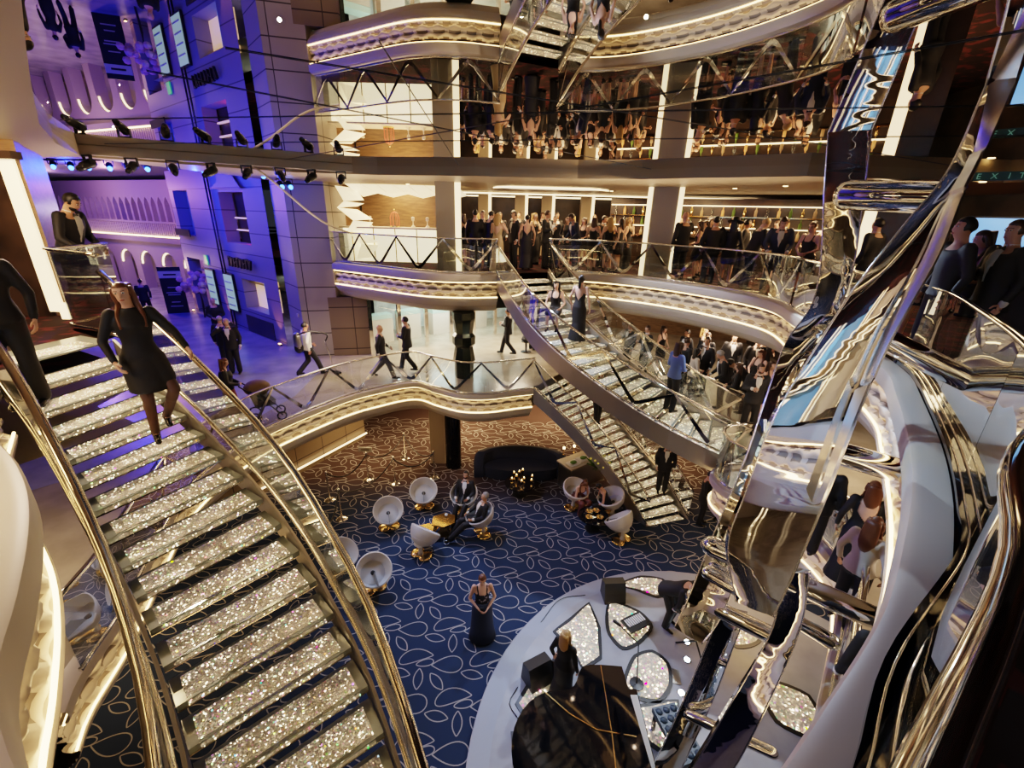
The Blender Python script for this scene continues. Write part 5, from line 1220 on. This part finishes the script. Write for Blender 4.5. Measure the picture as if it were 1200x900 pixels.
def clone(src, label, loc, rz, h=None, group=None):
    r = copy_tree(src); r.location = loc; r.rotation_euler = (0,0,rz); r['label'] = label
    if group: r['group'] = group
    elif 'group' in r: del r['group']
    if h: s = h/1.76; r.scale = (s,s,s)
    return r
R_ = radians
# facing: rz 0 looks to +y (away from the photographer); 180 looks towards
# -- near left staircase
wp = dict(BASE); wp.update(abs=True, hip=V((.02,0,.93)), twist=0, lean=-2, side=0,
     kR=V((.03,.10,.50)), aR=V((-.02,.10,.10)), kL=V((-.20,.26,.60)), aL=V((-.05,.02,.25)), curl=.5,
     eR=V((.30,-.06,1.18)), wR=V((.23,.14,.98)), eL=V((-.36,.08,1.20)), wL=V((-.52,.20,1.02)), head=(28,-8), headabs=True, headroll=6)
POSES['woman'] = wp
POSES['woman'].update(head=(-16,-6), eL=V((-.32,.08,1.17)), wL=V((-.38,.30,1.02)), kR=V((.07,.07,.50)), aR=V((.09,.10,.09)), kL=V((-.17,.20,.58)), aL=V((-.05,-.06,.20)), eR=V((.30,-.02,1.15)), wR=V((.24,.16,.93)))
person('woman with long auburn hair in a short black dress on the near staircase','woman','f','short sleeve tights',(-3.78,4.32,-.65),R_(222),1.66,'skin_pale','hair_auburn','long',vox=.012)
person('person in black trousers and heels cut off at the left edge, holding a wine glass','drink','f','casual',(-5.1,4.28,-.325),R_(215),1.78,'skin_pale','hair_black','short',vox=.018,extra={'flute':('R','wine glass held by the person cut off at the left edge')})
person('person with bare calves in a dark dress behind the left-edge person in trousers','stand','f','short',(-5.75,4.55,-.1625+.1625),R_(200),1.68,'skin_pale','hair_black','short',vox=.024,top='suit')
person('bearded man in a black dinner jacket leaning on the upper left landing rail','lean','m','suit',(-6.82,7.02,0),R_(-82),1.88,'skin','hair_black','short',vox=.018,extra={'beard':1,'flute':('R','small stemmed glass held by the bearded man leaning at the upper left')})
# -- far bar deck, left of the stairs
def F(x,y,z=0): return (x,y,z)
suitback = person('broad man in a black suit seen from behind, left of the far stairs','stand','m','suit',F(-1.30,15.0),R_(10),1.80,'skin','hair_black','short')
person('woman with bare arm half hidden at the left of the black-suited group by the column','clasp','f','short strap',F(-1.72,15.3),R_(60),1.68,'skin_pale','hair_brown','long')
person('man with glasses and dark hair facing the camera between two suited backs','drink','m','suit',F(-1.12,15.85),R_(175),1.78,'skin','hair_brown','short',extra={'glasses':1})
person('man in a black suit in profile beside the woman in the champagne gown','clasp','m','suit',F(-.82,15.0),R_(-60),1.78,'skin','hair_black','short')
person('woman with long blonde hair in a champagne gown at the top of the far stairs','photo','f','long strap backless',F(-.55,14.0),R_(-20),1.72,'skin_pale','hair_blond','long',top='champagne')
person('man in a black suit facing the champagne gown','drink','m','suit',F(-.05,15.2),R_(120),1.78,'skin','hair_brown','short')
person('woman in a long black dress seen from behind at the head of the far stairs','stand','f','long backless',F(.35,14.95),R_(5),1.70,'skin','hair_black','bun')
person('man in a dinner jacket and bow tie turned to the right above the far stairs','drink','m','suit',F(1.0,15.35),R_(-120),1.84,'skin','hair_brown','short')
person('woman in a black top with light brown hair beside the navy-suited leaning man','clasp','f','short sleeve',F(1.72,15.7),R_(160),1.66,'skin_pale','hair_auburn','long')
person('man in a navy blue suit leaning on the far railing','lean','m','navy',F(1.92,14.85),R_(110),1.80,'skin','hair_brown','short')
person('woman with bare shoulders in a black dress turned away, left of the straight blonde','clasp','f','short strap',F(2.50,15.1),R_(-30),1.68,'skin_pale','hair_brown','long')
person('woman with very long straight blonde hair seen from behind','stand','f','short strap',F(2.98,14.95),R_(5),1.70,'skin_pale','hair_blond','longest')
person('dark-haired woman in black next to the wide lit column','stand','f','short strap',F(3.28,14.75),R_(60),1.66,'skin_pale','hair_brown','long')
bgm = person('guest standing in the background of the far bar','drink','m','suit',F(.1,17.8),R_(170),1.78,'skin','hair_brown','short',group='guests in the background of the far bar',vox=.03)
bgf = person('guest standing in the background of the far bar','clasp','f','short strap',F(.75,18.2),R_(150),1.66,'skin_pale','hair_brown','long',group='guests in the background of the far bar',vox=.03)
bgn = person('guest standing in the background of the far bar','stand','m','suit',F(1.5,17.6),R_(200),1.80,'skin_dark','hair_black','short',group='guests in the background of the far bar',vox=.03)
bgg = person('guest standing in the background of the far bar','drinkL','f','long',F(2.2,18.4),R_(120),1.70,'skin_pale','hair_blond','long',group='guests in the background of the far bar',vox=.03,top='suit')
gl_ = 'guests in the background of the far bar'; gt = 'guest standing in the background of the far bar'
rp = random.Random(11); srcs = [bgm,bgf,bgn,bgg]; placed = [(.1,17.8),(.75,18.2),(1.5,17.6),(2.2,18.4)]
cand = [(2.9,17.6),(3.5,18.6),(-.6,17.4),(-1.5,17.8),(1.05,19.2),(4.0,16.6),(4.55,15.6),(4.9,16.6),(5.4,15.2),(5.9,14.4),(6.2,15.4),(6.6,13.6),(6.9,14.5),(7.3,13.2),(7.9,13.9),(8.3,12.6),(5.6,16.2),(7.6,12.1),(-.1,16.7),(.65,16.6),(1.35,16.4),(2.35,16.3),(3.0,16.2),(-2.3,17.3),(4.7,14.5),(5.6,13.9),(6.3,12.9),(3.7,15.5)]
for i, (x,y) in enumerate(cand): clone(srcs[i%4], gt, (x,y,0), R_(rp.uniform(110,250)), rp.uniform(1.64,1.82), gl_)
# -- far bar deck, right of the wide column
person('bald heavy man in a dark suit seen from behind with a hand at his ear','phone','m','suit',F(4.62,12.95),R_(15),1.88,'skin','hair_black','bald')
person('woman with brown hair glimpsed between the bald man and a suited back','clasp','f','short strap',F(5.25,13.4),R_(70),1.66,'skin','hair_brown','long')
person('man in a black suit seen from behind, second from the bald man','stand','m','suit',F(5.28,12.5),R_(-15),1.78,'skin','hair_black','short')
person('person in black wearing a wide-brimmed black hat by the far railing','clasp','f','short sleeve',F(5.70,12.35),R_(-40),1.70,'skin','hair_black','long',extra={'hat':1})
person('blond man in a black suit in profile leaning on the far right railing','lean','m','suit',F(5.98,11.75),R_(-90),1.80,'skin_pale','hair_blond','short')
person('man in a slate blue suit with bow tie facing forward at the far right railing','lean','m','navy',F(6.35,11.3),R_(155),1.84,'skin_pale','hair_brown','short',extra={'flute':('R','stemmed glass held by the man in the slate blue suit')})
person('woman with glasses in a sleeveless black top at the far right railing','clasp','f','short strap',F(6.75,10.75),R_(120),1.72,'skin_pale','hair_auburn','bun',extra={'glasses':1})
person('dark-suited man with his back turned next to the steel ribbon','stand','m','suit',F(6.95,10.2),R_(40),1.82,'skin','hair_brown','short')
clone(suitback,'man in black half hidden behind the upper steel ribbon',(7.1,9.3,0),R_(20),1.80)
# -- people at the far right bar
person('young man with dark hair in profile in the dim bar at the far right','stand','m','shirt' if False else 'casual',F(5.10,5.38),R_(75),1.80,'skin','hair_black','short')
person('woman with brown hair behind the young man in the dim right bar','clasp','f','short strap',F(5.65,5.65),R_(70),1.68,'skin','hair_brown','long')
person('woman in a dark dress glimpsed between the steel ribbon and the dim right bar','stand','f','short strap',F(6.1,6.75),R_(160),1.66,'skin','hair_brown','long')
person('person lit by the blue screen at the far right edge','drink','m','suit',F(5.45,5.15),R_(80),1.78,'skin','hair_brown','short')
# -- upper far staircase
def S(x,y,k,z0=0): return (x,y,z0-.1625*k)
person('curly dark-haired woman in black sitting on the upper far staircase','sit','f','short strap',(1.1,11.75,-.1625*5-.34),R_(165),1.68,'skin_pale','hair_black','curly')
person('dark-haired woman in a backless black dress on the upper far staircase','stand','f','long strap backless',S(1.62,10.95,8),R_(-35),1.68,'skin_pale','hair_black','ponytail')
person('woman with long brown hair in a blue blouse on the upper far staircase','clasp','f','blouse',S(3.6,9.3,15),R_(-70),1.66,'skin_pale','hair_brown','long')
# -- lower crowd behind the far staircase
person('dark-haired man in a black suit looking down beside the woman in the blue blouse','clasp','m','suit',F(4.95,12.3,L1),R_(-70),1.80,'skin','hair_brown','short')
person('woman in a cream top in the lower crowd','clasp','f','top_trousers',F(5.05,11.75,L1),R_(-90),1.66,'skin','hair_black','long',top='white_top')
person('man in a dinner jacket facing left in the lower crowd behind the cream top','drink','m','suit',F(5.6,12.4,L1),R_(120),1.80,'skin','hair_brown','short')
person('grey-haired man in a black jacket with his arm on the lower railing','lean','m','suit',F(5.72,11.3,L1),R_(80),1.76,'skin','hair_grey','short')
person('man with a bow tie at the back of the lower crowd, nearest the pale wall','stand','m','suit',F(6.6,12.9,L1),R_(165),1.80,'skin','hair_black','short')
person('man with grey hair and bow tie at the back right of the lower crowd','stand','m','suit',F(7.1,12.5,L1),R_(175),1.80,'skin_pale','hair_grey','short')
person('woman with long light brown hair in a black dress in the lower crowd','clasp','f','long strap',F(6.75,11.6,L1),R_(120),1.70,'skin_pale','hair_auburn','longest')
person('woman with long hair bending over in the lower crowd by the railing','clasp','f','short sleeve',F(5.65,10.5,L1),R_(60),1.66,'skin_pale','hair_brown','longest')
person('person in a black jacket bending forward in the middle of the lower crowd','bend','m','suit',F(6.25,11.2,L1),R_(70),1.78,'skin','hair_black','short')
person('bearded man in dinner jacket and bow tie at the foot of the upper far stairs','drink','m','suit',F(5.85,9.95,L1),R_(165),1.82,'skin','hair_brown','short',extra={'beard':1})
person('woman in a red-soled black dress behind the leaning man in the lower crowd','stand','f','short strap',F(6.5,10.6,L1),R_(200),1.68,'skin_pale','hair_brown','long')
lg = 'guests in the shadowy back of the lower crowd'; lt_ = 'guest in the shadowy back of the lower crowd'
for i, (x,y) in enumerate(((4.3,13.9),(4.9,14.2),(5.5,13.7),(6.1,13.9),(3.9,14.5),(7.6,11.7),(7.3,10.9),(7.8,13.2),(5.9,13.1))): clone(srcs[i%4], lt_, (x,y,L1), R_(rp.uniform(100,250)), rp.uniform(1.64,1.80), lg)
# -- promenade
person('bald man in a black suit walking left under the curved balcony','walk','m','suit',F(-4.05,13.05,L1),R_(-75),1.74,'skin','hair_black','bald',bow=False)
person('dark-haired man in a black suit clapping beside the bald walking man','walkclap','m','suit',F(-3.45,13.9,L1),R_(85),1.82,'skin','hair_black','short',bow=False)
person('man in a black suit striding to the left in front of the shop glass','walkclap','m','suit',F(-.20,16.0,L1),R_(80),1.76,'skin','hair_black','short')
person('man in a black suit sitting beyond the column left of the far stairs','sitlean','m','suit',F(.5,16.4,L1),R_(-40),1.76,'skin','hair_brown','short')
obj('stool', Geo().lathe([(.2,0),(.2,.02),(.04,.04),(.04,.38),(.19,.40),(.19,.44)],16,(.5,16.4,L1)), 'black', smooth=True, label='low stool under the man sitting beyond the column', cat='stool')
vm = person('cleaner in a white shirt and dark trousers with a backpack vacuum beside the stone pillar','walk','m','shirt',F(-6.35,13.15,L1),R_(-40),1.74,'skin_dark','hair_black','short')
bp_ = thing('backpack_vacuum','grey backpack vacuum cleaner on the cleaner by the stone pillar','vacuum cleaner',(-6.35,13.15,L1),R_(-40))
obj('canister', Geo().capsule((0,-.27,.98),.13,(0,-.27,1.34),.13,14,flat=.85), 'steel', bp_, True); obj('lower_pack', Geo().capsule((0,-.26,.93),.13,(0,-.26,1.02),.13,12), 'black', bp_, True)
obj('hose', Geo().tube(catmull([(.1,-.3,1.40),(.3,-.05,1.5),(.42,.3,1.42),(.36,.5,1.3),(.30,.46,1.12)],.06),.025,8), 'black', bp_, True)
obj('wand', Geo().tube([(.30,.42,1.15),(.33,.62,.10)],.016,8), 'chrome', bp_); obj('floor_nozzle', Geo().box((.33,.68,.035),(.32,.14,.06)), 'black', bp_)
person('balding man in a black suit phoning on the blue-lit street','phone','m','suit',F(-8.75,13.2,L1),R_(200),1.80,'skin','hair_grey','ring')
person('man in a dark suit seen from behind beside the phoning man on the street','phone','m','suit',F(-9.25,13.65,L1),R_(20),1.76,'skin','hair_grey','ring',bow=False)
person('bald man in a black sweater standing alone before the facade','clasp','m','casual',F(-11.2,16.4,L1),R_(205),1.78,'skin','hair_black','bald')
person('person in black walking away on the street, left of the banner','walk','m','suit',F(-17.0,20.3,L1),R_(30),1.78,'skin','hair_black','short')
person('person in a long dark coat on the street, nearest the banner','stand','f','long sleeve',F(-16.2,18.6,L1),R_(60),1.72,'skin','hair_black','short')
person('woman in a black jacket and long red skirt pushing a pushchair on the street edge','clasp','f','long',F(-6.75,9.75,L1),R_(-60),1.68,'skin_pale','hair_auburn','long',top='red')
person_jacket = [o for o in bpy.data.objects if o.get('label','').startswith('woman in a black jacket and long red')][0]
def jacket_over(root, m='suit'):
    g = Geo().ring_loft([[(.19*cos(a),.15*sin(a),.93) for a in [2*pi*j/16 for j in range(16)]],[(.155*cos(a),.125*sin(a),1.10) for a in [2*pi*j/16 for j in range(16)]],[(.18*cos(a),.16*sin(a)+.01,1.30) for a in [2*pi*j/16 for j in range(16)]],[(.17*cos(a),.12*sin(a),1.42) for a in [2*pi*j/16 for j in range(16)]]])
    g.capsule((.17,0,1.41),.065,(.25,.02,1.14),.055).capsule((.25,.02,1.14),.055,(.09,.24,1.05),.045).capsule((-.17,0,1.41),.065,(-.25,.02,1.14),.055).capsule((-.25,.02,1.14),.055,(-.09,.24,1.04),.045)
    obj('jacket', remesh(g,.022,None).mesh('jacket',[m],True), [], root)
jacket_over(person_jacket)
pc = thing('pushchair','dark pushchair on the street edge behind the lower railing','pushchair',(-6.15,10.0,L1),R_(-60))
obj('frame', Geo().tube([(-.2,-.4,1.0),(-.2,.1,.5),(-.2,.4,.12)],.016,6).tube([(.2,-.4,1.0),(.2,.1,.5),(.2,.4,.12)],.016,6).tube([(-.2,-.4,1.0),(.2,-.4,1.0)],.02,6), 'black', pc)
obj('seat', Geo().ring_loft([[(-.2,-.15,.4),(.2,-.15,.4),(.2,.3,.42),(-.2,.3,.42)],[(-.22,-.25,.85),(.22,-.25,.85),(.22,-.1,.88),(-.22,-.1,.88)]]), 'navy_fab', pc)
obj('canopy', Geo().ellip((0,-.05,.85),(.25,.30,.2)), mat('tan_canopy',(.16,.10,.06),.8), pc, True)
for s in (-.22,.22):
    for yy, r in ((-.2,.13),(.38,.1)): obj('wheel', Geo().tube([(s,yy+r*cos(a),r+.01+r*sin(a)) for a in [2*pi*i/16 for i in range(17)]],.02,6), 'black', pc)
# -- lower far staircase
person('man on the lower far staircase with his head hidden by the upper flight','down','m','suit',(2.72,12.95,L1-.1625*8),R_(200),1.78,'skin','hair_brown','short')
person('white-haired man in a black suit coming down the lower far staircase','down','m','suit',(4.55,11.35,L1-.1625*17),R_(165),1.76,'skin_pale','hair_grey','grey')
person('man in a black suit standing at the foot of the lower staircase looking right','clasp','m','suit',F(5.50,10.55,L0),R_(-120),1.76,'skin','hair_black','short',bow=False)
person('man in dark clothes half hidden under the balcony corner by the lower staircase','stand','m','suit',F(6.15,10.7,L0),R_(120),1.78,'skin','hair_black','short',bow=False)
# -- lobby
person('bearded man in glasses and dinner jacket seated in a shell chair facing forward','sitback','m','suit',F(-1.28,10.78,L0),R_(172),1.76,'skin','hair_black','short',extra={'beard':1,'glasses':1})
person('grey-haired man in a dark suit reclining in a shell chair with legs stretched left','sitback','m','suit',F(-.80,9.85,L0),R_(118),1.78,'skin','hair_grey','short',bow=False)
person('woman in a rust red dress leaning forward in a shell chair','sitlean','f','long strap',F(2.0,11.05,L0),R_(-150),1.70,'skin_pale','hair_auburn','long',top='rust')
person('dark-haired person in black seated in a shell chair beside the lower staircase','sitlean','f','short',F(2.85,10.75,L0),R_(95),1.66,'skin','hair_black','short',top='suit')
person('red-haired woman in patterned top and long navy skirt alone on the blue carpet','clasp','f','long strap',F(-.48,6.70,L0),R_(188),1.70,'skin_pale','hair_auburn','short',vox=.018,top='pattern_top',extra={'redshoes':1,'phone':'phone held by the woman standing alone on the blue carpet'})
sk = [o for o in bpy.data.objects if o.get('label','').startswith('red-haired woman')][0]
obj('skirt', Geo().ring_loft([[((a_)*cos(2*pi*j/28)*(1+.03*(j%2)), b_*sin(2*pi*j/28)+yo, z) for j in range(28)] for z,a_,b_,yo in ((.05,.285,.245,0),(.3,.245,.215,.01),(.6,.222,.19,.01),(.85,.212,.168,0),(.98,.182,.142,0),(1.04,.16,.125,0))]), 'suit_navy', sk, True)
person('blonde pianist in black seen from behind at the upper left of the piano','stand','f','long sleeve',F(1.02,5.42,L0+.10),R_(-40),1.66,'skin_pale','hair_blond','long')
person('musician in black bending forward over the stage keyboard','bend','m','suit',F(3.45,7.0,L0+.10),R_(-140),1.80,'skin','hair_black','short',bow=False)
# -- group below the right balcony edge, seen between the ribbons
person('auburn-haired woman in a long black gown seen below the right balcony edge','stand','f','long sleeve backless',F(4.95,5.15,L1),R_(-30),1.72,'skin_pale','hair_auburn','long')
person('man in a dark suit left of the black gown below the right balcony edge','stand','m','suit',F(4.75,5.75,L1),R_(-50),1.78,'skin','hair_brown','short')
person('woman with auburn hair in a white lace top below the right balcony edge','stand','f','top_trousers',F(4.45,4.45,L1),R_(-60),1.66,'skin_pale','hair_auburn','longest',top='white')
person('person in black at the bottom right below the balcony edge','stand','m','suit',F(3.45,2.9,L1),R_(-20),1.78,'skin','hair_brown','short',bow=False)

# ------------------------------------------------------------------ light
def light(kind, loc, energy, col, size=.1, rot=None, target=None, spot=None, sy=None, blend=.6):
    l = bpy.data.lights.new(kind.lower()+'_light', kind); l.energy = energy; l.color = col
    if kind == 'AREA': l.size = size; 
    if kind == 'AREA' and sy: l.shape = 'RECTANGLE'; l.size_y = sy
    if kind in ('POINT','SPOT'): l.shadow_soft_size = size
    if kind == 'SPOT': l.spot_size = radians(spot or 60); l.spot_blend = blend
    o = bpy.data.objects.new(l.name, l); COL.objects.link(o); o.location = loc
    if target is not None: o.rotation_euler = (V(target)-V(loc)).to_track_quat('-Z','Y').to_euler()
    return o
WARM = (1,.64,.32); WARM2 = (1,.72,.50); BLUE = (.01,.03,1); PINK = (1,.35,.45)
# bar deck ceiling
for (x,y,e) in ((-4.2,17.5,60),(-.5,17,90),(2.5,17,90),(5.5,15,110),(7.8,12,110),(8.4,7.5,50),(-9.2,7.6,60),(-6.3,4.6,110),(-5.5,1.5,60)):
    light('AREA',(x,y,SOF-.06),e*1.4,WARM,1.4,target=(x,y,0))
# promenade deck ceiling
for (x,y,e) in ((-3.5,15.5,110),(0,17,110),(3.4,16.5,80),(6.5,13,80),(7.0,8,60),(6,3.5,50),(-7.0,4,50),(-5.6,12.6,30)):
    light('AREA',(x,y,-1.28),e*1.3,WARM2,1.2,target=(x,y,L1))
# lobby under the decks
for (x,y,e) in ((-2,16,150),(2,17,150),(5.5,14,80),(-4.8,13.6,60),(6,8,40),(-7,6,30),(0,20,120)):
    light('AREA',(x,y,L1-1.2),e,WARM,1.4,target=(x,y,L0))
# small show spots on the rim of the mirrored ceiling
for (x,y,tx,ty,tz,e,c,s) in ((-3.6,11.7,0,8,L0,900,(.55,.68,1),50),(1.2,11.3,0,7.5,L0,900,(.55,.68,1),55),(5.4,9.2,2.5,6,L0,1100,(.75,.86,1),45),(-6.4,7.6,-.5,9.5,L0,700,(.50,.62,1),50),
                             (4.0,10.1,3.6,3.6,0,900,(.55,.75,1),40),(-3.4,3.9,3.4,3.8,-1.5,900,(.5,.72,1),45),(-6.0,6.5,-3.0,3.2,-1.6,500,WARM2,60),(1.2,11.3,-3,12.5,L1,300,WARM2,60),(-1.0,11.3,3.6,11.8,-1.5,700,(.9,.92,1),50),(3,10.9,-2,14,-.5,350,WARM2,80)):
    light('SPOT',(x,y,SOF-.12),e,c,.05,target=(tx,ty,tz),spot=s)
# added fill spots along the balcony edge, aimed up to brighten the mirror rim
for (x,y,tx,ty) in ((-3.5,12.6,-3.2,11.9),(0,12.4,.2,11.2),(2.8,12.3,2.4,11.0),(4.9,10.6,4.2,9.9),(-5.8,13.0,-6.2,11.2),(-7.4,9.4,-8.2,9.0)):
    light('SPOT',(x,y,-.5),260,WARM2,.04,target=(tx,ty,SOF),spot=110,blend=1)
light('SPOT',(-6.6,6.0,SOF-.1),120,WARM,.04,target=(-8.4,8.6,1.2),spot=70)  # added warm spot to keep the left wood wall brown
# blue street
for (x,y,z,e) in ((-11.0,13.5,2.5,900),(-13.5,17.0,2.6,1100),(-18,19.5,2.6,900),(-8.6,13.0,2.3,350),(-24,24,2.4,900)):
    light('POINT',(x,y,z),e*.5,BLUE,.012)
for (x,y,z,e,c) in ((-19,22.5,2.3,420,PINK),(-25,25.5,2.3,500,(1,.45,.5)),(-17,22,-1.0,160,(1,.55,.45)),(-24,26,-1.0,200,(1,.6,.5)),(-10,18.5,2.0,60,(1,.5,.6)),(-9.0,18.2,-1.5,120,(.5,.4,1)),(-12.5,15.5,1.5,130,(.8,.6,.9))):
    light('POINT',(x,y,z),e*.45,c,.012)
for s in (.35,5.0,9.3):
    p = fpt(s,L1+.12,.30); light('SPOT',tuple(p),60,(1,.38,.10),.03,target=tuple(p+V((0,0,2))-FN*.25),spot=50)
for (x,y,e,c) in ((-8,-3.0,260,(.10,.38,1)),(-5,-3.0,300,(.10,.38,1)),(-2.2,-3.0,300,(.12,.42,1)),(.8,-3.0,200,(.14,.45,1)),(4,-2.5,110,WARM2),(8,-2.5,60,WARM)): light('SPOT',(x,y,SOF-.1),e*6,c,.05,target=(x,-5.9,.8),spot=90)  # added unseen spots, mostly blue, washing the rear wall for the sculpture's reflections
light('AREA',(-4.2,16.2,2.2),30,WARM,1.5,target=(-4.2,16.6,1))
light('AREA',(-2.5,18.2,-1.3),120,(.85,1,.95),2.2,target=(-2.5,18.2,L1))

w = bpy.data.worlds.new('world'); SC.world = w; w.use_nodes = True
w.node_tree.nodes['Background'].inputs[0].default_value = (.55,.6,.8,1); w.node_tree.nodes['Background'].inputs[1].default_value = .03
# ------------------------------------------------------------------ camera
cam = bpy.data.cameras.new('camera'); co = bpy.data.objects.new('camera', cam); COL.objects.link(co)
cam.sensor_width = 36; cam.lens = 520/1200*36; cam.clip_start = .05; cam.clip_end = 200
co.matrix_world = Matrix.Translation((0,0,1.7)) @ Matrix.Rotation(radians(69),4,'X') @ Matrix.Rotation(radians(1.5),4,'Z')
SC.camera = co
SC.view_settings.view_transform = 'Filmic'; SC.view_settings.look = 'Medium High Contrast'; SC.view_settings.exposure = 0.4
cy = SC.cycles; cy.max_bounces = 8; cy.transparent_max_bounces = 24; cy.glossy_bounces = 5; cy.diffuse_bounces = 3; cy.sample_clamp_indirect = 3; cy.caustics_reflective = False; cy.caustics_refractive = False; cy.use_denoising = True; cy.use_light_tree = True
